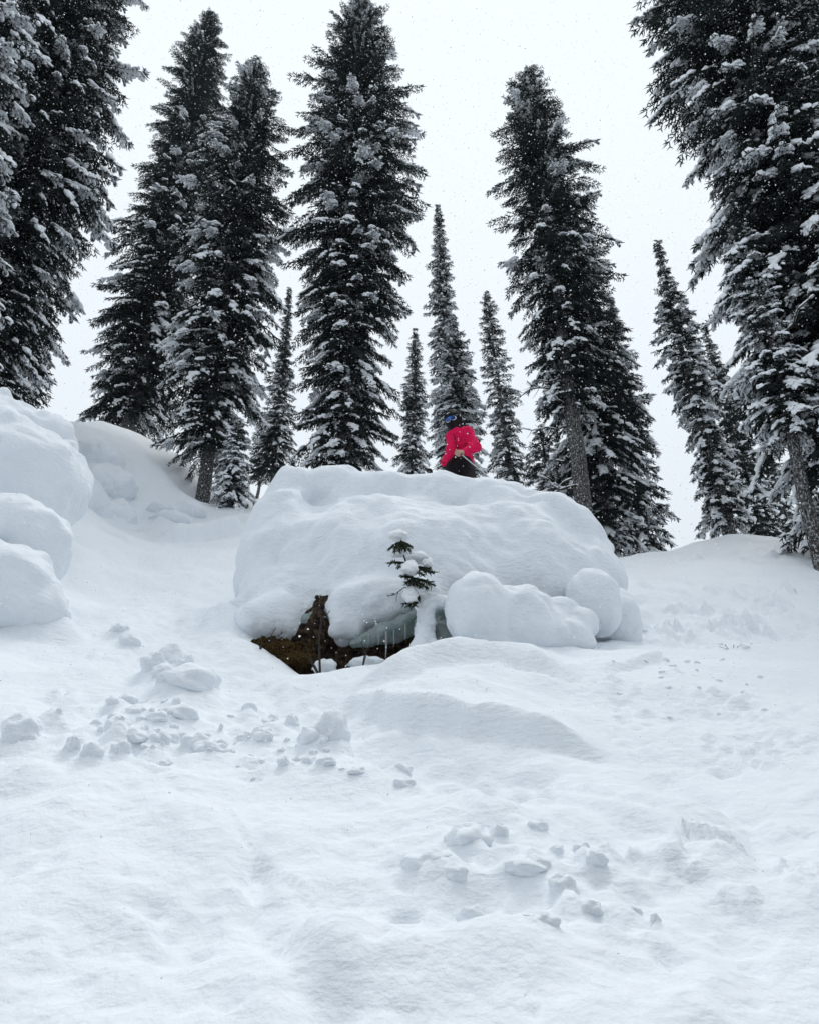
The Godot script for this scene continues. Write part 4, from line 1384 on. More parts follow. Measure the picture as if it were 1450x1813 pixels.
# ---------------------------------------------------------------- boulder and cave
func build_boulder() -> void:
	var o := thing("snow_covered_boulder", "huge snow-covered boulder in the middle, dark cave and ice under its front edge", "boulder", Vector3.ZERO)
	var s: Array = []
	s.append(rbox(Vector3(0.1, 5.9, -11.2), Vector3(2.15, 1.9, 1.35), 0.7, 0.3))
	s.append(ell(Vector3(-0.25, 6.15, -10.1), Vector3(2.0, 1.45, 1.25), 0.35))
	s.append(ell(Vector3(1.45, 6.3, -10.5), Vector3(1.3, 1.45, 1.3), 0.3))
	var crest := [Vector3(-1.910, 7.652, -10.250), Vector3(-1.620, 7.961, -10.250), Vector3(-1.165, 8.010, -10.250), Vector3(-0.288, 7.862, -10.200), Vector3(0.371, 7.862, -10.200), Vector3(1.024, 7.718, -10.200), Vector3(1.464, 7.556, -10.200), Vector3(1.941, 7.425, -10.200), Vector3(2.252, 7.296, -10.200), Vector3(2.489, 6.888, -10.200), Vector3(2.578, 6.316, -10.000)]
	for k in crest.size() - 1:
		s.append(cap(crest[k], crest[k + 1], 0.30, 0.30, 0.3))
	s.append(ell(Vector3(-1.739, 6.630, -9.950), Vector3(0.52, 1.1, 0.7), 0.25))
	s.append(ell(Vector3(-1.823, 5.922, -9.500), Vector3(0.36, 0.5, 0.45), 0.2))
	s.append(ell(Vector3(-1.573, 5.460, -9.100), Vector3(0.30, 0.36, 0.42), 0.28))
	s.append(ell(Vector3(-1.813, 5.318, -9.000), Vector3(0.2, 0.22, 0.3), 0.2))
	s.append(ell(Vector3(-2.059, 5.642, -9.300), Vector3(0.16, 0.16, 0.2), 0.1))
	s.append(ell(Vector3(-1.493, 5.870, -9.300), Vector3(0.36, 0.42, 0.4), 0.2))
	s.append(ell(Vector3(2.561, 5.657, -9.600), Vector3(0.36, 0.42, 0.4), 0.15))
	s.append(ell(Vector3(2.255, 7.658, -10.100), Vector3(0.16, 0.16, 0.16), 0.12))
	s.append(ell(Vector3(-0.181, 6.351, -9.400), Vector3(0.75, 0.35, 0.5), 0.3))
	# the hollow under the front
	s.append(rbox(Vector3(-1.099, 5.003, -8.700), Vector3(0.25, 0.31, 0.7), 0.2, 0.08, Basis(Vector3(0, 0, 1), 0.15), true))
	s.append(ell(Vector3(-0.410, 4.870, -8.700), Vector3(0.78, 0.30, 0.8), 0.08, Basis.IDENTITY, true))
	s.append(ell(Vector3(0.126, 5.065, -8.600), Vector3(0.36, 0.34, 0.6), 0.08, Basis.IDENTITY, true))
	# the lip that hangs over it
	s.append(ell(Vector3(-0.382, 5.555, -8.950), Vector3(0.50, 0.36, 0.5), 0.22))
	s.append(rbox(Vector3(-0.672, 5.333, -8.800), Vector3(0.20, 0.24, 0.25), 0.12, 0.14))
	s.append(ell(Vector3(0.101, 5.672, -8.950), Vector3(0.3, 0.2, 0.4), 0.15))
	part("snow_cap", blob_mesh(s, 0.042, 0.085, 1.2, 0.021, 2.5, 4.0), snow_mat, o)
	var r: Array = []
	r.append(ell(Vector3(-1.229, 5.258, -9.350), Vector3(0.55, 0.6, 0.45), 0.1))
	r.append(ell(Vector3(-1.004, 5.302, -9.100), Vector3(0.16, 0.4, 0.25), 0.1))
	r.append(ell(Vector3(-0.437, 5.060, -9.300), Vector3(0.75, 0.5, 0.4), 0.1))
	r.append(ell(Vector3(0.235, 5.163, -9.200), Vector3(0.4, 0.5, 0.4), 0.1))
	part("rock_face", blob_mesh(r, 0.035, 0.09, 2.6, 0.03, 8.0, 4.0), rock_mat, o)
	var ms: Array = [ell(Vector3(-1.427, 4.888, -8.750), Vector3(0.36, 0.13, 0.3), 0.08), ell(Vector3(-1.176, 4.715, -8.600), Vector3(0.28, 0.10, 0.25), 0.08), ell(Vector3(-1.624, 4.969, -8.750), Vector3(0.2, 0.07, 0.2), 0.06)]
	part("mossy_ledge", blob_mesh(ms, 0.025, 0.04, 5.0, 0.02, 14.0), moss_mat, o)
	# green ice under the lip
	var ic: Array = [cap(Vector3(-0.618, 5.011, -8.720), Vector3(-0.285, 5.093, -8.620), 0.07, 0.10, 0.06), cap(Vector3(-0.285, 5.093, -8.620), Vector3(0.109, 5.326, -8.620), 0.10, 0.06, 0.06), cap(Vector3(-0.159, 5.071, -8.700), Vector3(0.129, 5.242, -8.700), 0.09, 0.07, 0.06), cap(Vector3(-1.267, 5.403, -9.000), Vector3(-0.953, 5.468, -8.950), 0.10, 0.09, 0.08)]
	part("ice_curtain", blob_mesh(ic, 0.022, 0.03, 4.0, 0.01, 12.0), ice_mat, o)
	var pl: Array = [cap(Vector3(0.368, 5.451, -8.620), Vector3(0.344, 4.840, -8.450), 0.11, 0.12, 0.06), cap(Vector3(0.475, 5.294, -8.500), Vector3(0.493, 4.834, -8.350), 0.06, 0.08, 0.06)]
	part("ice_column", blob_mesh(pl, 0.025, 0.03, 4.0, 0.01, 12.0), ice_mat, o)
	var sp: Array = [cap(Vector3(0.163, 4.770, -8.300), Vector3(0.180, 5.308, -8.300), 0.125, 0.095, 0.08), cap(Vector3(0.119, 5.363, -8.300), Vector3(0.416, 5.313, -8.280), 0.085, 0.075, 0.08), ell(Vector3(0.162, 4.764, -8.250), Vector3(0.16, 0.1, 0.14), 0.06)]
	part("snow_pillar", blob_mesh(sp, 0.022, 0.02, 5.0, 0.012, 12.0), snow_mat, o)
	var tops: Array = [Vector3(-0.575, 4.978, -8.550), Vector3(-0.469, 4.984, -8.550), Vector3(-0.438, 5.004, -8.550), Vector3(-0.355, 4.984, -8.500), Vector3(-0.231, 5.004, -8.500), Vector3(-0.193, 5.018, -8.500), Vector3(-0.163, 5.032, -8.520), Vector3(-0.019, 5.091, -8.500), Vector3(0.038, 5.131, -8.500)]
	for p in tops:
		var t := Tri.new()
		p += Vector3(rng.randf_range(-0.03, 0.03), 0, rng.randf_range(-0.05, 0.05))
		var ln := 0.04 + 0.24 * pow(rng.randf(), 1.8)
		var w := rng.randf_range(0.005, 0.010) + ln * 0.035
		t.tube([p + Vector3(0, 0.06, 0), p + Vector3(0.004, -ln * 0.4, 0.004), p + Vector3(0, -ln * 0.8, 0), p + Vector3(-0.003, -ln, 0)], [w, w * 0.7, w * 0.4, 0.003], 7)
		part("icicle", tri_mesh(t), ice_mat, o)


func build_mounds() -> void:
	var pillow: Array = [ell(Vector3(0.724, 5.121, -8.100), Vector3(0.35, 0.44, 0.36), 0.2), ell(Vector3(1.252, 5.251, -8.400), Vector3(0.34, 0.30, 0.32), 0.2), ell(Vector3(1.660, 5.269, -8.600), Vector3(0.26, 0.22, 0.26), 0.12), ell(Vector3(1.948, 5.221, -8.700), Vector3(0.22, 0.15, 0.22), 0.25), ell(Vector3(1.247, 4.911, -8.300), Vector3(0.4, 0.25, 0.3), 0.2), ell(Vector3(1.710, 4.958, -8.500), Vector3(0.35, 0.2, 0.3), 0.2)]
	single("snow_pillow", blob_mesh(pillow, 0.03, 0.04, 1.6, 0.020, 3.0), snow_mat, "rounded snow pillow with a long tail, in front of the boulder right of the sapling", "snow pillow")
	var ball: Array = [ell(Vector3(2.198, 5.703, -9.050), Vector3(0.33, 0.38, 0.36), 0.1), ell(Vector3(2.290, 5.503, -9.150), Vector3(0.22, 0.2, 0.22), 0.1)]
	single("snow_pillow", blob_mesh(ball, 0.03, 0.03, 1.6, 0.014, 3.5), snow_mat, "ball-shaped snow lump leaning on the lower right corner of the boulder", "snow pillow")
	var m1: Array = [ell(Vector3(-6.003, 7.881, -9.700), Vector3(1.35, 0.85, 1.2), 0.4), ell(Vector3(-5.326, 8.174, -10.000), Vector3(0.52, 0.5, 0.7), 0.3), ell(Vector3(-4.965, 7.616, -9.800), Vector3(0.30, 0.55, 0.5), 0.25), ell(Vector3(-5.081, 7.493, -9.600), Vector3(0.40, 0.55, 0.5), 0.3), ell(Vector3(-7.708, 8.976, -10.500), Vector3(1.6, 1.2, 1.2), 0.3), ell(Vector3(-6.528, 9.387, -10.800), Vector3(0.9, 0.48, 0.8), 0.4), ell(Vector3(-5.944, 9.257, -10.900), Vector3(0.55, 0.30, 0.6), 0.35)]
	single("snow_mound", blob_mesh(m1, 0.045, 0.10, 1.15, 0.030, 2.2, 5.0), snow_mat, "largest snow mound, at the left edge below the dark spruces, with a steep side", "snow mound")
	var drift: Array = []
	for e in [[Vector3(-7.906, 13.235, -17.160), 0.75, 0.42], [Vector3(-7.400, 12.256, -16.820), 0.80, 0.46], [Vector3(-7.259, 11.030, -15.720), 0.60, 0.42], [Vector3(-6.963, 10.920, -15.960), 0.48, 0.42], [Vector3(-6.593, 10.908, -16.180), 0.42, 0.40]]:
		drift.append(ell(e[0] + Vector3(0, -0.05, 0.05), Vector3(e[1], e[2], e[1] * 0.8), 0.12))
	single("snow_drift", blob_mesh(drift, 0.06, 0.07, 1.2, 0.025, 2.4), snow_mat, "lumpy snow drift with bulging lower edge on the bank behind the left mounds", "snow drift")
	var shelf: Array = []
	for e in [[Vector3(-5.658, 11.205, -16.780), 0.5, 0.22], [Vector3(-5.452, 11.886, -17.500), 0.45, 0.26], [Vector3(-5.977, 11.747, -17.180), 0.4, 0.2]]:
		shelf.append(ell(e[0], Vector3(e[1], e[2], e[1] * 0.8), 0.2))
	single("snow_drift", blob_mesh(shelf, 0.06, 0.05, 1.2, 0.02, 2.4), snow_mat, "small smooth snow drift below the bare-trunked spruce of the saddle", "snow drift")
	var m2: Array = [ell(Vector3(-4.359, 6.108, -8.100), Vector3(0.48, 0.40, 0.5), 0.2), ell(Vector3(-5.036, 6.032, -8.200), Vector3(0.7, 0.5, 0.6), 0.2), ell(Vector3(-4.152, 5.816, -8.200), Vector3(0.26, 0.4, 0.4), 0.2)]
	single("snow_mound", blob_mesh(m2, 0.035, 0.055, 1.5, 0.022, 2.8), snow_mat, "round dome of snow at the left edge, below the largest mound", "snow mound")
	var m3: Array = [ell(Vector3(-4.186, 5.216, -7.600), Vector3(0.42, 0.42, 0.5), 0.25), ell(Vector3(-3.974, 5.287, -7.750), Vector3(0.22, 0.38, 0.4), 0.2), ell(Vector3(-4.733, 5.312, -7.600), Vector3(0.6, 0.55, 0.5), 0.25), ell(Vector3(-4.007, 4.937, -7.750), Vector3(0.5, 0.3, 0.5), 0.3)]
	single("snow_mound", blob_mesh(m3, 0.035, 0.06, 1.4, 0.022, 2.8), snow_mat, "lowest of the three snow mounds stacked along the left edge", "snow mound")


# ---------------------------------------------------------------- sapling
func build_sapling() -> void:
	var foot: Vector3 = Vector3(0.136, 5.250, -8.290)
	var o := thing("spruce_sapling", "tiny spruce sapling bent under snow caps, standing before the boulder over the cave", "sapling", foot)
	var green := plain_mat(lin(0.034, 0.046, 0.026), 0.75, 0.25)
	var pts := [foot, Vector3(0.111, 5.327, -8.220), Vector3(0.050, 5.467, -8.200), Vector3(0.013, 5.619, -8.200), Vector3(-0.032, 5.759, -8.200), Vector3(-0.083, 5.923, -8.200), Vector3(-0.103, 6.120, -8.200)]
	var loc := []
	for p in pts:
		loc.append(p - foot)
	loc[0].y -= 0.12
	var t := Tri.new()
	t.tube(loc, [0.02, 0.017, 0.015, 0.013, 0.011, 0.008, 0.004], 7)
	part("stem", tri_mesh(t), twig_mat, o)
	# sprays: from, to, count of twigs
	var sprays := [[Vector3(-0.090, 6.046, -8.200), Vector3(-0.222, 5.933, -8.150)], [Vector3(-0.090, 6.046, -8.200), Vector3(-0.175, 5.844, -8.050)], [Vector3(-0.090, 6.046, -8.200), Vector3(-0.006, 5.851, -8.050)], [Vector3(-0.006, 5.717, -8.200), Vector3(0.243, 5.653, -8.100)], [Vector3(0.038, 5.577, -8.200), Vector3(0.233, 5.464, -8.050)], [Vector3(0.031, 5.577, -8.200), Vector3(-0.030, 5.426, -8.000)], [Vector3(0.093, 5.331, -8.200), Vector3(-0.018, 5.171, -8.050)], [Vector3(-0.090, 6.046, -8.200), Vector3(0.019, 5.947, -8.150)], [Vector3(-0.090, 6.017, -8.200), Vector3(-0.119, 5.837, -8.050)], [Vector3(-0.090, 6.032, -8.200), Vector3(-0.044, 5.878, -8.100)],
		[Vector3(-0.032, 5.773, -8.200), Vector3(-0.220, 5.748, -8.150)], [Vector3(-0.025, 5.759, -8.200), Vector3(-0.130, 5.641, -8.050)],
		[Vector3(-0.006, 5.731, -8.200), Vector3(0.268, 5.622, -8.150)], [Vector3(0.006, 5.703, -8.200), Vector3(0.216, 5.600, -8.050)], [Vector3(0.006, 5.689, -8.200), Vector3(0.153, 5.521, -8.000)],
		[Vector3(0.025, 5.591, -8.200), Vector3(-0.080, 5.532, -8.050)], [Vector3(0.031, 5.591, -8.200), Vector3(0.265, 5.447, -8.100)], [Vector3(0.038, 5.563, -8.200), Vector3(0.195, 5.383, -8.050)], [Vector3(0.037, 5.549, -8.200), Vector3(0.121, 5.373, -8.000)], [Vector3(0.031, 5.605, -8.200), Vector3(0.006, 5.399, -8.000)],
		[Vector3(0.093, 5.331, -8.200), Vector3(-0.067, 5.219, -8.100)], [Vector3(0.093, 5.331, -8.200), Vector3(0.042, 5.184, -8.050)]]
	for sp in sprays:
		var a: Vector3 = sp[0] - foot
		var b: Vector3 = sp[1] - foot
		var bt := Tri.new()
		bt.tube([a, a.lerp(b, 0.5) + Vector3(0, 0.012, 0), b], [0.006, 0.005, 0.003], 5)
		for k in 26:
			var f := 0.1 + 0.9 * k / 26.0
			var q := a.lerp(b, f)
			var d := (b - a).normalized()
			var side := (d * 0.7 + Vector3(rng.randf_range(-0.8, 0.8), rng.randf_range(-0.9, 0.25), rng.randf_range(-0.5, 0.9))).normalized()
			shoot(bt, q, q + side * rng.randf_range(0.035, 0.08), 0.008, 12, 0.022, 0.006)
		part("spray", tri_mesh(bt), green, o)
	for c in [[Vector3(-0.122, 6.098, -8.200), 0.118, 0.055], [Vector3(-0.134, 5.873, -8.200), 0.085, 0.03], [Vector3(0.082, 5.823, -8.200), 0.135, 0.05], [Vector3(0.201, 5.734, -8.150), 0.06, 0.05], [Vector3(-0.006, 5.622, -8.080), 0.105, 0.075], [Vector3(0.006, 5.341, -8.120), 0.085, 0.075], [Vector3(0.012, 5.272, -8.100), 0.07, 0.05]]:
		var st := Tri.new()
		st.lump(Vector3(c[1] * 40.0, 0, 0), Basis.from_scale(Vector3(c[1], c[2] * 1.35, c[1] * 0.85)), 26, 16, noise_b, 0.28, 1.2, 0.6)
		var m := part("snow_clump", tri_mesh(st), bough_snow_mat, o)
		m.position = c[0] - foot - Vector3(c[1] * 40.0, 0, 0)
	var tw := Tri.new()
	tw.tube([loc[2], Vector3(-0.055, 5.420, -8.100) - foot, Vector3(-0.152, 5.316, -8.050) - foot, Vector3(-0.237, 5.296, -8.050) - foot], [0.006, 0.005, 0.004, 0.002], 5)
	tw.tube([Vector3(-0.122, 5.340, -8.060) - foot, Vector3(-0.139, 5.271, -8.040) - foot, Vector3(-0.139, 5.214, -8.030) - foot], [0.004, 0.003, 0.002], 4)
	tw.tube([Vector3(-0.055, 5.420, -8.100) - foot, Vector3(-0.079, 5.334, -8.060) - foot], [0.004, 0.002], 4)
	for k in 5:
		var q: Vector3 = Vector3(-0.212, 5.303, -8.050) - foot + Vector3(rng.randf_range(-0.03, 0.06), rng.randf_range(-0.02, 0.02), 0)
		shoot(tw, q, q + Vector3(rng.randf_range(-0.05, 0.0), rng.randf_range(-0.03, 0.03), 0.02), 0.005, 8, 0.018, 0.004)
	part("bare_twig", tri_mesh(tw), twig_mat, o)


func twig_bush(called: String, label: String, category: String, foot: Vector3, stems: Array, thick: float, group := "") -> void:
	var o := thing(called, label, category, foot, group)
	for e in stems:
		var t := Tri.new()
		var b: Vector3 = e - foot
		var mid := b * 0.5 + Vector3(rng.randf_range(-0.1, 0.1), rng.randf_range(-0.05, 0.1), rng.randf_range(-0.1, 0.1)) * b.length()
		t.tube([Vector3(0, -0.06, 0), mid, b], [thick, thick * 0.75, thick * 0.4], 5)
		for k in 3:
			var s := mid.lerp(b, rng.randf_range(0.0, 0.9))
			t.tube([s, s + (b.normalized() + Vector3(rng.randf_range(-1, 1), rng.randf_range(-0.2, 0.6), rng.randf_range(-0.6, 0.6))).normalized() * b.length() * rng.randf_range(0.15, 0.35)], [thick * 0.5, thick * 0.25], 4)
		part("stem", tri_mesh(t), twig_mat, o)


func build_cave_things() -> void:
	twig_bush("dead_sapling", "thin dead stem standing upright in the dark cave mouth", "dead stem", Vector3(-0.906, 4.443, -8.050), [Vector3(-0.944, 5.133, -8.250), Vector3(-1.024, 4.583, -8.100), Vector3(-1.061, 4.706, -8.100)], 0.014)
	twig_bush("dead_sapling", "short bare stem in the cave, below the icicles", "dead stem", Vector3(-0.493, 4.539, -8.150), [Vector3(-0.513, 4.859, -8.250), Vector3(-0.459, 4.744, -8.200)], 0.008)
	twig_bush("bare_shrub", "small leafless shrub poking out of snow at the cave's left end", "shrub", Vector3(-1.532, 4.912, -8.500), [Vector3(-1.469, 5.070, -8.400), Vector3(-1.391, 5.030, -8.400), Vector3(-1.491, 4.964, -8.400), Vector3(-1.433, 5.004, -8.450)], 0.006)
	twig_bush("bare_shrub", "low dry twigs left of the mossy ledge at the cave's end", "shrub", Vector3(-1.609, 4.847, -8.400), [Vector3(-1.600, 4.957, -8.350), Vector3(-1.636, 4.847, -8.300), Vector3(-1.573, 4.931, -8.350)], 0.006)
	twig_bush("bare_twigs", "few dark twigs sticking out of the snow below the right hill", "twigs", Vector3(3.849, 5.131, -9.240), [Vector3(3.849, 5.131, -9.240) + Vector3(0.02, 0.07, 0.0), Vector3(3.849, 5.131, -9.240) + Vector3(-0.10, 0.06, 0.02), Vector3(3.849, 5.131, -9.240) + Vector3(0.12, 0.07, 0.0), Vector3(3.849, 5.131, -9.240) + Vector3(-0.16, 0.03, 0.03)], 0.004)
	for c in [[Vector3(-0.889, 4.575, -8.300), Vector3(0.13, 0.085, 0.13), "small snow heap on the floor of the cave beside the dead stem"], [Vector3(-0.451, 4.637, -8.350), Vector3(0.2, 0.07, 0.14), "low snow heap on the cave floor under the icicles"]]:
		var t := Tri.new()
		t.lump(Vector3.ZERO, Basis.from_scale(c[1]), 20, 12, noise_b, 0.25, 1.5, 0.8)
		single("snow_heap", tri_mesh(t), snow_mat, c[2], "snow heap", c[0])


# ---------------------------------------------------------------- lumps of broken snow on the slope
func build_lumps() -> void:
	var meshes := []
	for k in 6:
		var t := Tri.new()
		t.lump(Vector3(k * 3.1, 0, k * 1.7), Basis.IDENTITY, 26, 16, noise_b, 0.28, 1.1, 0.9)
		var m := tri_mesh(t)
		var arr := m.surface_get_arrays(0)
		var v: PackedVector3Array = arr[Mesh.ARRAY_VERTEX]
		for q in v.size():
			v[q] -= Vector3(k * 3.1, 0, k * 1.7)
		arr[Mesh.ARRAY_VERTEX] = v
		var m2 := ArrayMesh.new()
		m2.add_surface_from_arrays(Mesh.PRIMITIVE_TRIANGLES, arr)
		m2.surface_set_material(0, lump_mat)
		meshes.append(m2)
	# x, z, half width, half height, label (empty: one of the crumbs nobody could tell apart)
	var lumps := [
		[-2.44, -5.18, 0.134, 0.130, "big snow block at the left edge of the debris field", "lumps of broken snow on the left slope"],
		[-2.06, -5.06, 0.054, 0.084, "upright egg-shaped snow lump, left of three lumps in a row on the left slope", "lumps of broken snow on the left slope"],
		[-1.90, -4.98, 0.071, 0.069, "middle snow lump of the three in a row on the left slope", "lumps of broken snow on the left slope"],
		[-1.78, -5.10, 0.069, 0.088, "right snow lump of the three in a row on the left slope", "lumps of broken snow on the left slope"],
		[-2.11, -5.24, 0.088, 0.051, "low snow lump half hidden behind the three in a row on the left slope", "lumps of broken snow on the left slope"],
		[-2.22, -6.34, 0.077, 0.056, "small lump left of the foot of the tallest block", "lumps of broken snow on the left slope"],
		[-2.29, -6.22, 0.062, 0.055, "small rounded crumb of snow in the debris field on the left slope", "lumps of broken snow on the left slope"],
		[-1.81, -5.86, 0.083, 0.060, "snow lump just left of the wide low one below the tallest block", "lumps of broken snow on the left slope"],
		[-1.67, -5.96, 0.122, 0.081, "wide low snow lump just below the tallest snow block", "lumps of broken snow on the left slope"],
		[-1.99, -5.52, 0.071, 0.072, "knobbly snow lump right above the right one of the three in a row", "lumps of broken snow on the left slope"],
		[-1.83, -5.40, 0.121, 0.056, "long flat snow slab just right of the three lumps in a row", "lumps of broken snow on the left slope"],
		[-1.65, -5.44, 0.073, 0.074, "rounded lump in the middle of the left debris, below the wide low one", "lumps of broken snow on the left slope"],
		[-1.42, -5.46, 0.100, 0.083, "domed snow lump at the right side of the left debris field", "lumps of broken snow on the left slope"],
		[-1.60, -5.56, 0.045, 0.043, "small rounded crumb of snow in the debris field on the left slope", "lumps of broken snow on the left slope"],
		[-1.30, -5.60, 0.069, 0.052, "small rounded crumb of snow in the debris field on the left slope", "lumps of broken snow on the left slope"],
		[-1.30, -5.38, 0.118, 0.050, "flat snow slab at the lower right corner of the left debris field", "lumps of broken snow on the left slope"],
		[-1.52, -5.22, 0.069, 0.031, "small rounded crumb of snow in the debris field on the left slope", "lumps of broken snow on the left slope"],
		[-2.03, -6.00, 0.077, 0.047, "small rounded crumb of snow in the debris field on the left slope", "lumps of broken snow on the left slope"],
		[-1.93, -5.88, 0.049, 0.036, "small rounded crumb of snow in the debris field on the left slope", "lumps of broken snow on the left slope"],
		[-2.15, -7.10, 0.172, 0.204, "tallest upright snow block in the debris on the left slope", "lumps of broken snow on the left slope"],
		[-1.82, -6.56, 0.221, 0.147, "broad snow block leaning against the tallest block from below", "lumps of broken snow on the left slope"],
		[-1.77, -6.98, 0.104, 0.120, "narrow snow slab standing right of the tallest snow block", "lumps of broken snow on the left slope"],
		[-2.27, -6.98, 0.138, 0.141, "jagged snow block standing left of the tallest block", "lumps of broken snow on the left slope"],
		[-3.03, -8.02, 0.101, 0.080, "small snow lump at the top of the debris, with a twig on it", "lumps of broken snow on the left slope"],
		[-2.82, -7.78, 0.115, 0.091, "snow lump just below the topmost one of the debris", "lumps of broken snow on the left slope"],
		[-1.30, -6.56, 0.063, 0.066, "rounded snow lump on the edge of the chute, uppermost of its row", "snow lumps round the cut block"],
		[-1.06, -6.34, 0.060, 0.048, "small crumb of snow around the large cut block below the cave", "snow lumps round the cut block"],
		[-1.05, -6.14, 0.080, 0.041, "flat lump below the uppermost one on the edge of the chute", "snow lumps round the cut block"],
		[-1.03, -5.70, 0.087, 0.057, "wide snow lump beside the chute, upper of two stacked ones left of the cut block", "snow lumps round the cut block"],
		[-0.99, -5.62, 0.077, 0.047, "snow lump beside the chute, lower of two stacked ones left of the cut block", "snow lumps round the cut block"],
		[-0.86, -5.96, 0.056, 0.049, "small crumb of snow around the large cut block below the cave", "snow lumps round the cut block"],
		[-0.53, -5.48, 0.137, 0.130, "large cut snow block in the middle of the slope below the cave", "snow lumps round the cut block"],
		[-0.65, -5.38, 0.081, 0.079, "snow lump at the left foot of the large cut block", "snow lumps round the cut block"],
		[-0.46, -5.60, 0.044, 0.069, "narrow upright piece at the right of the large cut block", "snow lumps round the cut block"],
		[-0.76, -5.06, 0.043, 0.037, "small crumb of snow around the large cut block below the cave", "snow lumps round the cut block"],
		[-0.70, -5.14, 0.026, 0.025, "small crumb of snow around the large cut block below the cave", "snow lumps round the cut block"],
		[-0.61, -5.12, 0.051, 0.038, "small crumb of snow around the large cut block below the cave", "snow lumps round the cut block"],
		[-0.50, -5.02, 0.060, 0.033, "small crumb of snow around the large cut block below the cave", "snow lumps round the cut block"],
		[-0.31, -4.96, 0.059, 0.032, "small crumb of snow around the large cut block below the cave", "snow lumps round the cut block"],
		[-0.05, -5.10, 0.072, 0.070, "snow lump at the right end of the debris shoulder", "snow lumps round the cut block"],
		[-0.03, -4.90, 0.086, 0.048, "low slab just under the lump at the right end of the debris shoulder", "snow lumps round the cut block"],
		[0.07, -3.66, 0.106, 0.052, "widest snow lump in the lower slope", "lumps of snow in the lower slope"],
		[0.18, -3.56, 0.059, 0.040, "snow lump touching the right end of the widest one in the lower slope", "lumps of snow in the lower slope"],
		[0.26, -3.88, 0.108, 0.053, "long low snow lump above the widest one in the lower slope", "lumps of snow in the lower slope"],
		[0.41, -3.98, 0.047, 0.051, "upright snow lump at the right end of the long low one, lower slope", "lumps of snow in the lower slope"],
		[0.60, -4.08, 0.055, 0.043, "topmost snow lump of the cluster in the lower slope", "lumps of snow in the lower slope"],
		[0.65, -3.88, 0.038, 0.025, "small snow lump scattered among the larger ones of the lower slope", "lumps of snow in the lower slope"],
		[0.48, -3.58, 0.095, 0.043, "double snow lump in the middle of the lower slope", "lumps of snow in the lower slope"],
		[0.59, -3.44, 0.060, 0.055, "squarish snow block in the lower right slope", "lumps of snow in the lower slope"],
		[0.65, -3.30, 0.051, 0.032, "snow lump below and right of the squarish block, lower right slope", "lumps of snow in the lower slope"],
		[0.76, -3.60, 0.046, 0.035, "snow lump above and right of the squarish block, lower right slope", "lumps of snow in the lower slope"],
		[0.22, -3.24, 0.052, 0.033, "lone snow lump below the widest one in the lower slope", "lumps of snow in the lower slope"],
		[0.46, -3.08, 0.049, 0.039, "round snow ball, lowest of the lumps in the lower slope", "lumps of snow in the lower slope"],
		[0.40, -3.10, 0.043, 0.015, "thin snow slab left of the lowest round ball", "lumps of snow in the lower slope"],
		[0.81, -3.34, 0.043, 0.022, "flat lump, second from the right in the lower slope", "lumps of snow in the lower slope"],
		[0.28, -3.42, 0.017, 0.019, "small snow lump scattered among the larger ones of the lower slope", "lumps of snow in the lower slope"],
		[0.88, -3.28, 0.019, 0.030, "small upright lump, rightmost of the cluster in the lower slope", "lumps of snow in the lower slope"],
		[0.74, -3.78, 0.040, 0.031, "small snow lump scattered among the larger ones of the lower slope", "lumps of snow in the lower slope"],
		[-1.94, -6.74, 0.065, 0.042, "small rounded crumb of snow in the debris field on the left slope", "lumps of broken snow on the left slope"],
		[-1.82, -6.82, 0.097, 0.073, "small rounded crumb of snow in the debris field on the left slope", "lumps of broken snow on the left slope"],
		[-2.05, -7.10, 0.078, 0.051, "small rounded crumb of snow in the debris field on the left slope", "lumps of broken snow on the left slope"],
		[-1.92, -6.78, 0.054, 0.079, "small rounded crumb of snow in the debris field on the left slope", "lumps of broken snow on the left slope"],
		[-2.02, -7.42, 0.099, 0.049, "small rounded crumb of snow in the debris field on the left slope", "lumps of broken snow on the left slope"],
		[-1.94, -6.48, 0.082, 0.072, "small rounded crumb of snow in the debris field on the left slope", "lumps of broken snow on the left slope"],
		[-1.97, -6.98, 0.080, 0.069, "small rounded crumb of snow in the debris field on the left slope", "lumps of broken snow on the left slope"],
		[-2.09, -6.86, 0.071, 0.040, "small rounded crumb of snow in the debris field on the left slope", "lumps of broken snow on the left slope"],
		[-1.79, -7.26, 0.079, 0.053, "small rounded crumb of snow in the debris field on the left slope", "lumps of broken snow on the left slope"],
		[-1.89, -7.16, 0.100, 0.079, "small rounded crumb of snow in the debris field on the left slope", "lumps of broken snow on the left slope"],
		[-2.15, -6.84, 0.079, 0.056, "small rounded crumb of snow in the debris field on the left slope", "lumps of broken snow on the left slope"],
		[-1.86, -6.70, 0.089, 0.037, "small rounded crumb of snow in the debris field on the left slope", "lumps of broken snow on the left slope"],
		[-1.75, -6.84, 0.058, 0.060, "small rounded crumb of snow in the debris field on the left slope", "lumps of broken snow on the left slope"],
		[-2.11, -6.78, 0.103, 0.045, "small rounded crumb of snow in the debris field on the left slope", "lumps of broken snow on the left slope"],
		[-2.04, -6.74, 0.079, 0.048, "small rounded crumb of snow in the debris field on the left slope", "lumps of broken snow on the left slope"],
		[-2.01, -6.46, 0.058, 0.059, "small rounded crumb of snow in the debris field on the left slope", "lumps of broken snow on the left slope"],
		[-1.20, -5.70, 0.022, 0.027, "small rounded crumb of snow in the debris field on the left slope", "lumps of broken snow on the left slope"],
		[-1.48, -5.44, 0.020, 0.021, "small rounded crumb of snow in the debris field on the left slope", "lumps of broken snow on the left slope"],
		[-2.70, -6.38, 0.048, 0.032, "small rounded crumb of snow in the debris field on the left slope", "lumps of broken snow on the left slope"],
		[-1.05, -5.78, 0.041, 0.027, "small crumb of snow around the large cut block below the cave", "snow lumps round the cut block"],
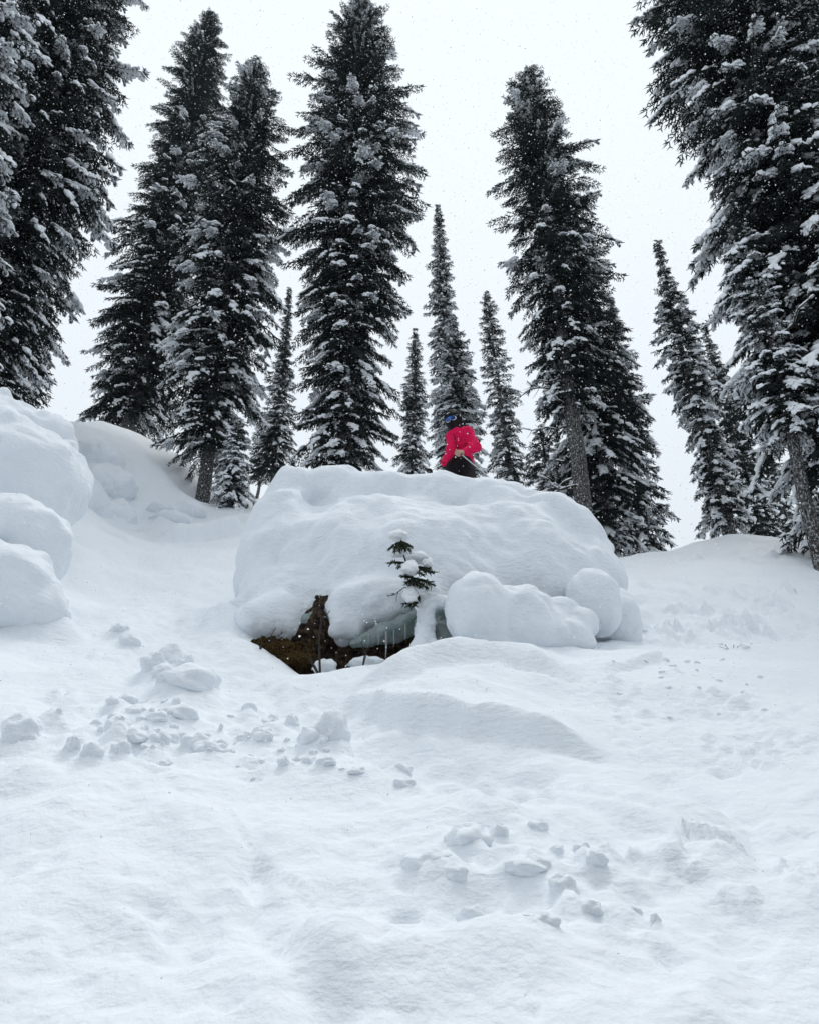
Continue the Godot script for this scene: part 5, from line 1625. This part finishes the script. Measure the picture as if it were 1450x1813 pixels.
		[-1.63, -5.96, 0.039, 0.020, "small rounded crumb of snow in the debris field on the left slope", "lumps of broken snow on the left slope"],
		[-2.11, -5.60, 0.027, 0.031, "small rounded crumb of snow in the debris field on the left slope", "lumps of broken snow on the left slope"],
		[-1.84, -5.72, 0.021, 0.028, "small rounded crumb of snow in the debris field on the left slope", "lumps of broken snow on the left slope"],
		[-1.83, -5.56, 0.041, 0.021, "small rounded crumb of snow in the debris field on the left slope", "lumps of broken snow on the left slope"],
		[-1.96, -5.66, 0.021, 0.026, "small rounded crumb of snow in the debris field on the left slope", "lumps of broken snow on the left slope"],
		[-1.85, -5.64, 0.023, 0.032, "small rounded crumb of snow in the debris field on the left slope", "lumps of broken snow on the left slope"],
		[-2.47, -5.70, 0.029, 0.033, "small rounded crumb of snow in the debris field on the left slope", "lumps of broken snow on the left slope"],
		[-1.61, -5.38, 0.017, 0.020, "small rounded crumb of snow in the debris field on the left slope", "lumps of broken snow on the left slope"],
		[-1.89, -6.22, 0.033, 0.017, "small rounded crumb of snow in the debris field on the left slope", "lumps of broken snow on the left slope"],
		[-1.88, -5.46, 0.022, 0.028, "small rounded crumb of snow in the debris field on the left slope", "lumps of broken snow on the left slope"],
		[-1.63, -5.56, 0.030, 0.031, "small rounded crumb of snow in the debris field on the left slope", "lumps of broken snow on the left slope"],
		[-1.71, -6.10, 0.040, 0.029, "small rounded crumb of snow in the debris field on the left slope", "lumps of broken snow on the left slope"],
		[-1.57, -5.62, 0.038, 0.029, "small rounded crumb of snow in the debris field on the left slope", "lumps of broken snow on the left slope"],
		[-1.27, -5.30, 0.034, 0.023, "small rounded crumb of snow in the debris field on the left slope", "lumps of broken snow on the left slope"],
		[-1.66, -5.76, 0.035, 0.019, "small rounded crumb of snow in the debris field on the left slope", "lumps of broken snow on the left slope"],
		[-1.19, -5.82, 0.042, 0.031, "small rounded crumb of snow in the debris field on the left slope", "lumps of broken snow on the left slope"],
		[-1.10, -5.64, 0.019, 0.030, "small crumb of snow around the large cut block below the cave", "snow lumps round the cut block"],
		[-1.41, -5.70, 0.033, 0.024, "small rounded crumb of snow in the debris field on the left slope", "lumps of broken snow on the left slope"],
		[-1.36, -5.90, 0.017, 0.031, "small rounded crumb of snow in the debris field on the left slope", "lumps of broken snow on the left slope"],
		[-2.24, -5.82, 0.039, 0.029, "small rounded crumb of snow in the debris field on the left slope", "lumps of broken snow on the left slope"],
		[-1.74, -5.88, 0.023, 0.027, "small rounded crumb of snow in the debris field on the left slope", "lumps of broken snow on the left slope"],
		[-1.79, -6.18, 0.032, 0.026, "small rounded crumb of snow in the debris field on the left slope", "lumps of broken snow on the left slope"],
		[-1.95, -5.64, 0.029, 0.029, "small rounded crumb of snow in the debris field on the left slope", "lumps of broken snow on the left slope"],
		[-1.41, -5.52, 0.035, 0.022, "small rounded crumb of snow in the debris field on the left slope", "lumps of broken snow on the left slope"],
		[-2.33, -6.32, 0.022, 0.027, "small rounded crumb of snow in the debris field on the left slope", "lumps of broken snow on the left slope"],
		[-1.92, -6.02, 0.024, 0.024, "small rounded crumb of snow in the debris field on the left slope", "lumps of broken snow on the left slope"],
		[-1.11, -5.68, 0.032, 0.029, "small crumb of snow around the large cut block below the cave", "snow lumps round the cut block"],
		[-1.91, -5.36, 0.035, 0.015, "small rounded crumb of snow in the debris field on the left slope", "lumps of broken snow on the left slope"],
		[-1.18, -5.50, 0.036, 0.021, "small rounded crumb of snow in the debris field on the left slope", "lumps of broken snow on the left slope"],
		[-1.06, -5.20, 0.019, 0.015, "small rounded crumb of snow in the debris field on the left slope", "lumps of broken snow on the left slope"],
		[-1.71, -5.34, 0.037, 0.025, "small rounded crumb of snow in the debris field on the left slope", "lumps of broken snow on the left slope"],
		[-2.14, -5.26, 0.028, 0.025, "small rounded crumb of snow in the debris field on the left slope", "lumps of broken snow on the left slope"],
		[-1.57, -5.64, 0.038, 0.020, "small rounded crumb of snow in the debris field on the left slope", "lumps of broken snow on the left slope"],
		[-1.18, -5.88, 0.034, 0.025, "small crumb of snow around the large cut block below the cave", "snow lumps round the cut block"],
		[-1.82, -5.96, 0.042, 0.021, "small rounded crumb of snow in the debris field on the left slope", "lumps of broken snow on the left slope"],
		[-1.39, -6.30, 0.031, 0.019, "small rounded crumb of snow in the debris field on the left slope", "lumps of broken snow on the left slope"],
		[-1.47, -5.32, 0.019, 0.015, "small rounded crumb of snow in the debris field on the left slope", "lumps of broken snow on the left slope"],
		[-2.15, -5.90, 0.042, 0.022, "small rounded crumb of snow in the debris field on the left slope", "lumps of broken snow on the left slope"],
		[-1.65, -5.32, 0.018, 0.020, "small rounded crumb of snow in the debris field on the left slope", "lumps of broken snow on the left slope"],
		[-1.02, -5.34, 0.023, 0.018, "small crumb of snow around the large cut block below the cave", "snow lumps round the cut block"],
		[-1.76, -5.70, 0.038, 0.028, "small rounded crumb of snow in the debris field on the left slope", "lumps of broken snow on the left slope"],
		[-0.53, -5.84, 0.017, 0.020, "small crumb of snow around the large cut block below the cave", "snow lumps round the cut block"],
		[-0.93, -5.24, 0.027, 0.020, "small crumb of snow around the large cut block below the cave", "snow lumps round the cut block"],
		[-0.56, -5.32, 0.023, 0.019, "small crumb of snow around the large cut block below the cave", "snow lumps round the cut block"],
		[-0.72, -5.60, 0.027, 0.017, "small crumb of snow around the large cut block below the cave", "snow lumps round the cut block"],
		[-0.48, -5.42, 0.023, 0.021, "small crumb of snow around the large cut block below the cave", "snow lumps round the cut block"],
		[-0.74, -5.46, 0.017, 0.016, "small crumb of snow around the large cut block below the cave", "snow lumps round the cut block"],
		[-1.28, -5.72, 0.030, 0.018, "small rounded crumb of snow in the debris field on the left slope", "lumps of broken snow on the left slope"],
		[-0.93, -5.04, 0.017, 0.016, "small crumb of snow around the large cut block below the cave", "snow lumps round the cut block"],
		[-0.53, -5.30, 0.021, 0.019, "small crumb of snow around the large cut block below the cave", "snow lumps round the cut block"],
		[-0.84, -5.42, 0.028, 0.019, "small crumb of snow around the large cut block below the cave", "snow lumps round the cut block"],
		[-0.61, -5.24, 0.028, 0.021, "small crumb of snow around the large cut block below the cave", "snow lumps round the cut block"],
		[-0.42, -5.46, 0.018, 0.014, "small crumb of snow around the large cut block below the cave", "snow lumps round the cut block"],
		[-0.65, -5.14, 0.026, 0.020, "small crumb of snow around the large cut block below the cave", "snow lumps round the cut block"],
		[-0.66, -5.42, 0.017, 0.016, "small crumb of snow around the large cut block below the cave", "snow lumps round the cut block"],
		[-0.55, -5.34, 0.025, 0.019, "small crumb of snow around the large cut block below the cave", "snow lumps round the cut block"],
		[-1.20, -5.36, 0.018, 0.018, "small rounded crumb of snow in the debris field on the left slope", "lumps of broken snow on the left slope"],
		[-0.60, -5.22, 0.013, 0.016, "small crumb of snow around the large cut block below the cave", "snow lumps round the cut block"],
		[-0.60, -5.24, 0.028, 0.015, "small crumb of snow around the large cut block below the cave", "snow lumps round the cut block"],
		[-0.43, -5.54, 0.025, 0.020, "small crumb of snow around the large cut block below the cave", "snow lumps round the cut block"],
		[-0.25, -5.46, 0.025, 0.018, "small crumb of snow around the large cut block below the cave", "snow lumps round the cut block"],
		[-0.83, -5.60, 0.023, 0.019, "small crumb of snow around the large cut block below the cave", "snow lumps round the cut block"],
		[-0.40, -4.98, 0.019, 0.013, "small crumb of snow around the large cut block below the cave", "snow lumps round the cut block"],
		[2.47, -6.48, 0.017, 0.016, "tiny crumb of snow on the trampled snow right of the slab", "snow crumbs right of the slab"],
		[2.75, -9.42, 0.028, 0.023, "tiny crumb of snow on the trampled snow right of the slab", "snow crumbs right of the slab"],
		[2.33, -7.28, 0.033, 0.013, "tiny crumb of snow on the trampled snow right of the slab", "snow crumbs right of the slab"],
		[2.73, -7.50, 0.018, 0.025, "tiny crumb of snow on the trampled snow right of the slab", "snow crumbs right of the slab"],
		[2.79, -7.90, 0.029, 0.021, "tiny crumb of snow on the trampled snow right of the slab", "snow crumbs right of the slab"],
		[2.55, -7.78, 0.035, 0.027, "tiny crumb of snow on the trampled snow right of the slab", "snow crumbs right of the slab"],
		[3.01, -9.86, 0.048, 0.024, "tiny crumb of snow on the trampled snow right of the slab", "snow crumbs right of the slab"],
		[3.79, -9.42, 0.036, 0.019, "tiny crumb of snow on the trampled snow right of the slab", "snow crumbs right of the slab"],
		[2.11, -8.62, 0.024, 0.025, "tiny crumb of snow on the trampled snow right of the slab", "snow crumbs right of the slab"],
		[3.31, -8.32, 0.017, 0.024, "tiny crumb of snow on the trampled snow right of the slab", "snow crumbs right of the slab"],
		[2.06, -6.44, 0.025, 0.015, "tiny crumb of snow on the trampled snow right of the slab", "snow crumbs right of the slab"],
		[3.36, -8.40, 0.025, 0.028, "tiny crumb of snow on the trampled snow right of the slab", "snow crumbs right of the slab"],
		[3.97, -9.16, 0.044, 0.028, "tiny crumb of snow on the trampled snow right of the slab", "snow crumbs right of the slab"],
		[2.66, -8.52, 0.030, 0.030, "tiny crumb of snow on the trampled snow right of the slab", "snow crumbs right of the slab"],
		[2.27, -7.16, 0.029, 0.019, "tiny crumb of snow on the trampled snow right of the slab", "snow crumbs right of the slab"],
		[1.94, -7.48, 0.020, 0.016, "tiny crumb of snow on the trampled snow right of the slab", "snow crumbs right of the slab"],
		[2.90, -6.94, 0.033, 0.021, "tiny crumb of snow on the trampled snow right of the slab", "snow crumbs right of the slab"],
		[2.79, -6.36, 0.029, 0.017, "tiny crumb of snow on the trampled snow right of the slab", "snow crumbs right of the slab"],
		[3.32, -7.50, 0.030, 0.022, "tiny crumb of snow on the trampled snow right of the slab", "snow crumbs right of the slab"],
		[3.10, -7.32, 0.015, 0.020, "tiny crumb of snow on the trampled snow right of the slab", "snow crumbs right of the slab"],
		[2.52, -6.96, 0.032, 0.021, "tiny crumb of snow on the trampled snow right of the slab", "snow crumbs right of the slab"],
		[2.85, -8.02, 0.025, 0.023, "tiny crumb of snow on the trampled snow right of the slab", "snow crumbs right of the slab"],
		[2.83, -7.28, 0.036, 0.023, "tiny crumb of snow on the trampled snow right of the slab", "snow crumbs right of the slab"],
		[2.90, -7.92, 0.032, 0.025, "tiny crumb of snow on the trampled snow right of the slab", "snow crumbs right of the slab"],
		[2.61, -8.18, 0.020, 0.015, "tiny crumb of snow on the trampled snow right of the slab", "snow crumbs right of the slab"],
		[4.09, -9.28, 0.027, 0.030, "tiny crumb of snow on the trampled snow right of the slab", "snow crumbs right of the slab"],
		[1.82, -6.92, 0.030, 0.016, "tiny crumb of snow on the trampled snow right of the slab", "snow crumbs right of the slab"],
		[2.31, -7.66, 0.026, 0.014, "tiny crumb of snow on the trampled snow right of the slab", "snow crumbs right of the slab"],
		[2.25, -6.92, 0.032, 0.014, "tiny crumb of snow on the trampled snow right of the slab", "snow crumbs right of the slab"],
		[2.56, -7.64, 0.038, 0.016, "tiny crumb of snow on the trampled snow right of the slab", "snow crumbs right of the slab"],
	]
	for k in lumps.size():
		var l: Array = lumps[k]
		var o := MeshInstance3D.new()
		o.mesh = meshes[k % 6]
		o.name = numbered("snow_lump")
		var turn := rng.randf() * TAU
		var e := 0.15
		var up := Vector3(ground_at(l[0] - e, l[1]) - ground_at(l[0] + e, l[1]), 2.0 * e, ground_at(l[0], l[1] - e) - ground_at(l[0], l[1] + e)).normalized()
		up = (up + Vector3.UP * 0.5).normalized()
		var side := up.cross(Vector3.BACK).normalized()
		var slope := Basis(side, up, side.cross(up))
		o.transform = Transform3D(slope * Basis.from_scale(Vector3(l[2] * 0.92, l[3] * rng.randf_range(0.9, 1.25), l[2] * 0.85)) * Basis(Vector3.UP, turn), Vector3(l[0], ground_at(l[0], l[1]) - l[3] * 0.42, l[1]))
		add_child(o, true)
		tag(o, l[4] if l[4] else "small rounded crumb of snow lying in the broken debris on the slope", "snow lump", l[5])


# ---------------------------------------------------------------- skier
func build_person() -> void:
	var skin := plain_mat(lin(0.45, 0.27, 0.2), 0.6)
	var pink := plain_mat(lin(0.83, 0.012, 0.10), 0.75, 0.2)
	pink.uv1_triplanar = true
	pink.uv1_scale = Vector3(3, 3, 3)
	pink.heightmap_enabled = true
	pink.heightmap_texture = noise_tex(0.012, 4, 91, 512)
	pink.heightmap_scale = 4.0
	var black := plain_mat(lin(0.012, 0.012, 0.014), 0.8, 0.25)
	var shell := plain_mat(lin(0.008, 0.008, 0.009), 0.6, 0.25)
	var beige := plain_mat(lin(0.5, 0.30, 0.25), 0.8, 0.2)
	var white := plain_mat(lin(0.7, 0.72, 0.74), 0.5)
	var lens := plain_mat(lin(0.012, 0.085, 0.30), 0.15, 0.9)
	lens.metallic = 0.6
	var hip: Vector3 = Vector3(0.795, 8.904, -10.930)
	var chest: Vector3 = Vector3(0.829, 9.244, -10.850)
	var neck: Vector3 = Vector3(0.768, 9.462, -10.780)
	var head: Vector3 = Vector3(0.698, 9.679, -10.720)
	var sh_near: Vector3 = Vector3(0.914, 9.367, -10.680)
	var el_near: Vector3 = Vector3(1.031, 9.035, -10.600)
	var wr_near: Vector3 = Vector3(0.829, 8.824, -10.450)
	var ha_near: Vector3 = Vector3(0.764, 8.779, -10.400)
	var sh_far: Vector3 = Vector3(0.674, 9.361, -10.780)
	var el_far: Vector3 = Vector3(0.651, 9.002, -10.660)
	var wr_far: Vector3 = Vector3(0.561, 8.762, -10.560)
	var ha_far: Vector3 = Vector3(0.523, 8.672, -10.520)
	var fy := 7.83
	var kn_l := Vector3(hip.x + 0.16, 8.28, hip.z + 0.30)
	var kn_r := Vector3(hip.x - 0.22, 8.28, hip.z + 0.26)
	var an_l := Vector3(hip.x + 0.20, fy + 0.10, hip.z + 0.02)
	var an_r := Vector3(hip.x - 0.20, fy + 0.10, hip.z - 0.02)
	var base := Vector3(hip.x, fy, hip.z)
	var o := thing("person", "skier in bright pink jacket, black helmet and blue goggles, crouching on top of the boulder", "person", base)
	var mk := func(shapes: Array, cell: float, n1 := 0.0, f1 := 1.0, n2 := 0.0, f2 := 8.0) -> ArrayMesh:
		return blob_mesh(shapes, cell, n1, f1, n2, f2)
	var put := func(called: String, mesh: ArrayMesh, m: Material, parent: Node3D) -> MeshInstance3D:
		var p := part(called, mesh, m, parent)
		p.position = -base if parent == o else Vector3.ZERO
		return p
	# the body, one continuous figure
	var body: Array = [cap(hip, chest, 0.13, 0.15, 0.08), cap(chest, neck, 0.13, 0.055, 0.08), cap(neck, head, 0.052, 0.06, 0.04), ell(head, Vector3(0.085, 0.115, 0.1), 0.04),
		cap(sh_near, el_near, 0.05, 0.04, 0.04), cap(el_near, wr_near, 0.04, 0.028, 0.03), cap(wr_near, ha_near, 0.028, 0.035, 0.03),
		cap(sh_far, el_far, 0.05, 0.04, 0.04), cap(el_far, wr_far, 0.04, 0.028, 0.03), cap(wr_far, ha_far, 0.028, 0.035, 0.03),
		cap(sh_near, sh_far, 0.06, 0.06, 0.06),
		cap(hip + Vector3(0.09, 0, 0), kn_l, 0.09, 0.06, 0.06), cap(kn_l, an_l, 0.055, 0.04, 0.05), cap(hip - Vector3(0.09, 0, 0), kn_r, 0.09, 0.06, 0.06), cap(kn_r, an_r, 0.055, 0.04, 0.05)]
	put.call("body", mk.call(body, 0.02), skin, o)
	var jacket: Array = [cap(hip + Vector3(0.0, 0.14, 0.0), chest, 0.165, 0.18, 0.08), cap(chest, neck + Vector3(0, -0.03, 0), 0.185, 0.10, 0.08), cap(hip + Vector3(0.07, 0.2, -0.05), hip + Vector3(0.14, 0.14, -0.03), 0.11, 0.10, 0.06),
		rbox(hip + Vector3(0.0, -0.14, 0.0), Vector3(0.5, 0.22, 0.5), 0.02, 0.02, Basis(Vector3(0, 0, 1), -0.12), true),
		cap(sh_near, sh_far, 0.095, 0.09, 0.06), cap(sh_near, el_near, 0.098, 0.085, 0.05), cap(el_near, wr_near, 0.085, 0.055, 0.04), cap(sh_far, el_far, 0.09, 0.075, 0.04), cap(el_far, wr_far, 0.075, 0.055, 0.03)]
	var jk: MeshInstance3D = put.call("jacket", mk.call(jacket, 0.017, 0.012, 5.0, 0.007, 16.0), pink, o)
	var zt := Tri.new()
	zt.tube([Vector3(0.702, 9.301, -10.620), Vector3(0.722, 9.144, -10.585), Vector3(0.737, 9.025, -10.600)], [0.007, 0.007, 0.006], 5)
	put.call("zip", tri_mesh(zt), black, jk)
	var tro: Array = [ell(hip + Vector3(0, 0.02, 0), Vector3(0.19, 0.2, 0.17), 0.08), cap(hip + Vector3(0.09, 0, 0), kn_l, 0.135, 0.10, 0.06), cap(kn_l, an_l + Vector3(0, 0.08, 0), 0.10, 0.085, 0.05), cap(hip - Vector3(0.09, 0, 0), kn_r, 0.135, 0.10, 0.06), cap(kn_r, an_r + Vector3(0, 0.08, 0), 0.10, 0.085, 0.05)]
	put.call("trousers", mk.call(tro, 0.02, 0.012, 4.0, 0.006, 14.0), black, o)
	for an in [an_l, an_r]:
		put.call("boot", mk.call([cap(an + Vector3(0, 0.12, -0.01), an + Vector3(0, -0.02, -0.02), 0.085, 0.075, 0.04), cap(an + Vector3(0, -0.045, -0.04), an + Vector3(0.0, -0.05, 0.16), 0.055, 0.05, 0.04)], 0.02), shell, o)
	# head gear
	var fwd := Vector3(-0.36, -0.50, 0.79).normalized()
	var up := Vector3(-0.30, 0.90, 0.35)
	up = (up - fwd * up.dot(fwd)).normalized()
	var hb := Basis(up.cross(fwd), up, fwd)
	put.call("balaclava", mk.call([ell(head + hb * Vector3(0, -0.07, 0.02), Vector3(0.10, 0.11, 0.115), 0.05, hb), cap(head + hb * Vector3(0, -0.10, -0.02), neck + Vector3(0, -0.01, 0), 0.095, 0.10, 0.05)], 0.015, 0.006, 9.0, 0.0, 1.0), black, o)
	var helmet: MeshInstance3D = put.call("helmet", mk.call([ell(head + hb * Vector3(0, 0.02, -0.015), Vector3(0.135, 0.135, 0.15), 0.03, hb), ell(head + hb * Vector3(0, 0.055, 0.10), Vector3(0.10, 0.025, 0.05), 0.03, hb), cap(head + hb * Vector3(-0.105, -0.05, -0.01), head + hb * Vector3(-0.095, -0.09, 0.0), 0.045, 0.035, 0.03), cap(head + hb * Vector3(0.105, -0.05, -0.01), head + hb * Vector3(0.095, -0.09, 0.0), 0.045, 0.035, 0.03)], 0.014), shell, o)
	for s in [-0.05, 0.05]:
		var vt := Tri.new()
		vt.lump(Vector3.ZERO, hb * Basis.from_scale(Vector3(0.012, 0.006, 0.035)), 10, 6, noise_b, 0.0, 1.0, 1.0)
		var v: MeshInstance3D = put.call("vent", tri_mesh(vt), plain_mat(lin(0.003, 0.003, 0.003), 0.9), helmet)
		v.position = head + hb * Vector3(s, 0.151, 0.0)
	var gog: MeshInstance3D = put.call("goggles", goggle_patch(head, hb, 1.0, 0.155), white, o)
	put.call("lens", goggle_patch(head, hb, 0.80, 0.166), lens, gog)
	var strap := Tri.new()
	var ring := []
	var rr := []
	for k in 15:
		var a := lerpf(-2.6, 2.6, k / 14.0) + PI
		ring.append(head + hb * Vector3(sin(a) * 0.142, 0.012, cos(a) * 0.160 - 0.012))
		rr.append(0.014)
	strap.tube(ring, rr, 6)
	put.call("strap", tri_mesh(strap), plain_mat(lin(0.03, 0.03, 0.035), 0.8), gog)
	# hands in gloves: palm, five fingers closed on the grip
	for h in [[wr_near, ha_near, 1.0, "glove"], [wr_far, ha_far, -1.0, "glove"]]:
		var w: Vector3 = h[0]
		var c: Vector3 = h[1]
		var along := (c - w).normalized()
		var axis: Vector3 = pole_axis(h[2])
		var side := along.cross(axis).normalized()
		var g: Array = [cap(w, c, 0.043, 0.040, 0.02), rbox(c, Vector3(0.03, 0.045, 0.04), 0.018, 0.015, Basis(along, axis, along.cross(axis)).orthonormalized())]
		for f in 4:
			var off := axis * (0.036 - 0.024 * f)
			var ln: float = [0.050, 0.056, 0.052, 0.042][f]
			var k0 := c + off + along * 0.018 + side * 0.024
			var k1 := k0 + along * ln * 0.75 + side * 0.004
			var k2 := k1 - side * 0.044 + along * 0.004
			var k3 := k2 - along * ln * 0.6
			g.append(cap(k0, k1, 0.0125, 0.0115, 0.006))
			g.append(cap(k1, k2, 0.0115, 0.011, 0.006))
			g.append(cap(k2, k3, 0.011, 0.009, 0.006))
		var t0 := c - along * 0.01 + axis * 0.04
		var t1 := t0 + axis * 0.018 + along * 0.03 - side * 0.012
		g.append(cap(t0, t1, 0.015, 0.013, 0.01))
		g.append(cap(t1, t1 + along * 0.02 - side * 0.022, 0.013, 0.010, 0.006))
		put.call(h[3], mk.call(g, 0.0065), beige if h[2] > 0.0 else pink, o)
	# poles are held: things of their own
	pole("grey ski pole in the skier's beige-gloved hand, slanting down to the right", ha_near, pole_axis(1.0), 0.13, 1.0)
	pole("grey ski pole on the skier's far side, slanting down to the left", ha_far, pole_axis(-1.0), 0.13, 0.62)


func pole_axis(which: float) -> Vector3:
	if which > 0.0:
		return (Vector3(0.764, 8.779, -10.400) - Vector3(1.430, 7.892, -10.140)).normalized()
	return (Vector3(0.523, 8.672, -10.520) - Vector3(0.250, 8.223, -10.120)).normalized()


func pole(label: String, hand: Vector3, axis: Vector3, above: float, length: float) -> void:
	var tip := hand - axis * length
	var o := thing("ski_pole", label, "ski pole", tip, "ski poles held by the skier")
	var alu := plain_mat(lin(0.42, 0.44, 0.46), 0.35, 0.5)
	alu.metallic = 0.4
	var dark := plain_mat(lin(0.02, 0.02, 0.02), 0.7)
	var t := Tri.new()
	t.tube([Vector3.ZERO, axis * 0.04, axis * (length - 0.04)], [0.003, 0.008, 0.0095], 10)
	part("shaft", tri_mesh(t), alu, o)
	var g := Tri.new()
	g.tube([axis * (length - 0.06), axis * (length - 0.03), axis * (length + 0.05), axis * (length + 0.08)], [0.013, 0.017, 0.016, 0.019], 10)
	part("grip", tri_mesh(g), dark, o)
	var b := Tri.new()
	b.tube([axis * 0.065, axis * 0.072, axis * 0.080], [0.012, 0.05, 0.014], 14)
	part("basket", tri_mesh(b), dark, o)
	var s := Tri.new()
	var side := axis.cross(Vector3.RIGHT).normalized()
	var loop := []
	var lr := []
	for k in 9:
		var a := TAU * k / 8.0
		loop.append(axis * (length + 0.06 - 0.06 * (1.0 - cos(a))) + side * 0.035 * sin(a) + Vector3(0.01, 0, 0) * sin(a * 0.5))
		lr.append(0.004)
	s.tube(loop, lr, 5)
	part("strap", tri_mesh(s), dark, o)


# a curved plate over the face, rounded at the corners, with a notch for the nose and a rim that reaches back to the face
func goggle_patch(head: Vector3, hb: Basis, size: float, reach: float) -> ArrayMesh:
	var t := Tri.new()
	var nu := 24
	var nv := 10
	for layer in 2:
		for j in nv + 1:
			for i in nu + 1:
				var u := -1.0 + 2.0 * i / nu
				var v := -1.0 + 2.0 * j / nv
				var edge := pow(maxf(0.0, 1.0 - pow(absf(u), 5.0)), 0.3)
				var low := -1.0 + 0.55 * exp(-pow(u / 0.22, 2.0))
				var vv := lerpf(low, 1.0, (v + 1.0) * 0.5) * edge
				var az := u * 0.70 * size
				var el := vv * 0.30 * (size if size == 1.0 else size * 0.96) + 0.0
				var r := reach if layer == 0 else reach - 0.045
				t.v.append(head + hb * (Vector3(sin(az) * cos(el) * 0.95, sin(el), cos(az) * cos(el)) * r + Vector3(0, -0.012, -0.012)))
	var w := nu + 1
	var lay := w * (nv + 1)
	for j in nv:
		for i in nu:
			var a := j * w + i
			t.i.append_array(PackedInt32Array([a, a + w, a + 1, a + 1, a + w, a + w + 1]))
	var rim := []
	for i in nu:
		rim.append([i, i + 1])
		rim.append([nv * w + i + 1, nv * w + i])
	for j in nv:
		rim.append([(j + 1) * w, j * w])
		rim.append([j * w + nu, (j + 1) * w + nu])
	for e in rim:
		t.i.append_array(PackedInt32Array([e[0], e[1], e[0] + lay, e[1], e[1] + lay, e[0] + lay]))
	return tri_mesh(t)


# ---------------------------------------------------------------- falling snow
func build_snowfall() -> void:
	var t := Tri.new()
	t.lump(Vector3.ZERO, Basis.IDENTITY, 6, 4, noise_b, 0.3, 2.0, 1.0)
	var m := tri_mesh(t)
	var flake := plain_mat(lin(0.93, 0.94, 0.96), 0.8, 0.2)
	flake.backlight_enabled = true
	flake.backlight = Color(1, 1, 1)
	m.surface_set_material(0, flake)
	var mm := MultiMesh.new()
	mm.transform_format = MultiMesh.TRANSFORM_3D
	mm.mesh = m
	var where: Array[Transform3D] = []
	for k in 42000:
		var z := -1.6 - 17.0 * pow(rng.randf(), 0.75)
		var p := Vector3(rng.randf_range(-0.75, 0.75) * (1.5 - z), 0, z)
		var low := ground_at(p.x, p.z)
		p.y = low + 0.3 + rng.randf() * (3.0 - z * 1.7)
		var s := rng.randf_range(0.0028, 0.0062) * clampf(0.4 - 0.1 * z, 0.5, 1.0)
		where.append(Transform3D(Basis(Vector3(rng.randf(), rng.randf(), rng.randf() + 0.01).normalized(), rng.randf() * TAU) * Basis.from_scale(Vector3(s, s * rng.randf_range(0.6, 1.0), s)), p))
	mm.instance_count = where.size()
	for k in where.size():
		mm.set_instance_transform(k, where[k])
	var o := MultiMeshInstance3D.new()
	o.name = "falling_snow"
	o.multimesh = mm
	o.set_meta("kind", "stuff")
	o.set_meta("label", "snowflakes falling through the air over the whole glade")
	add_child(o, true)
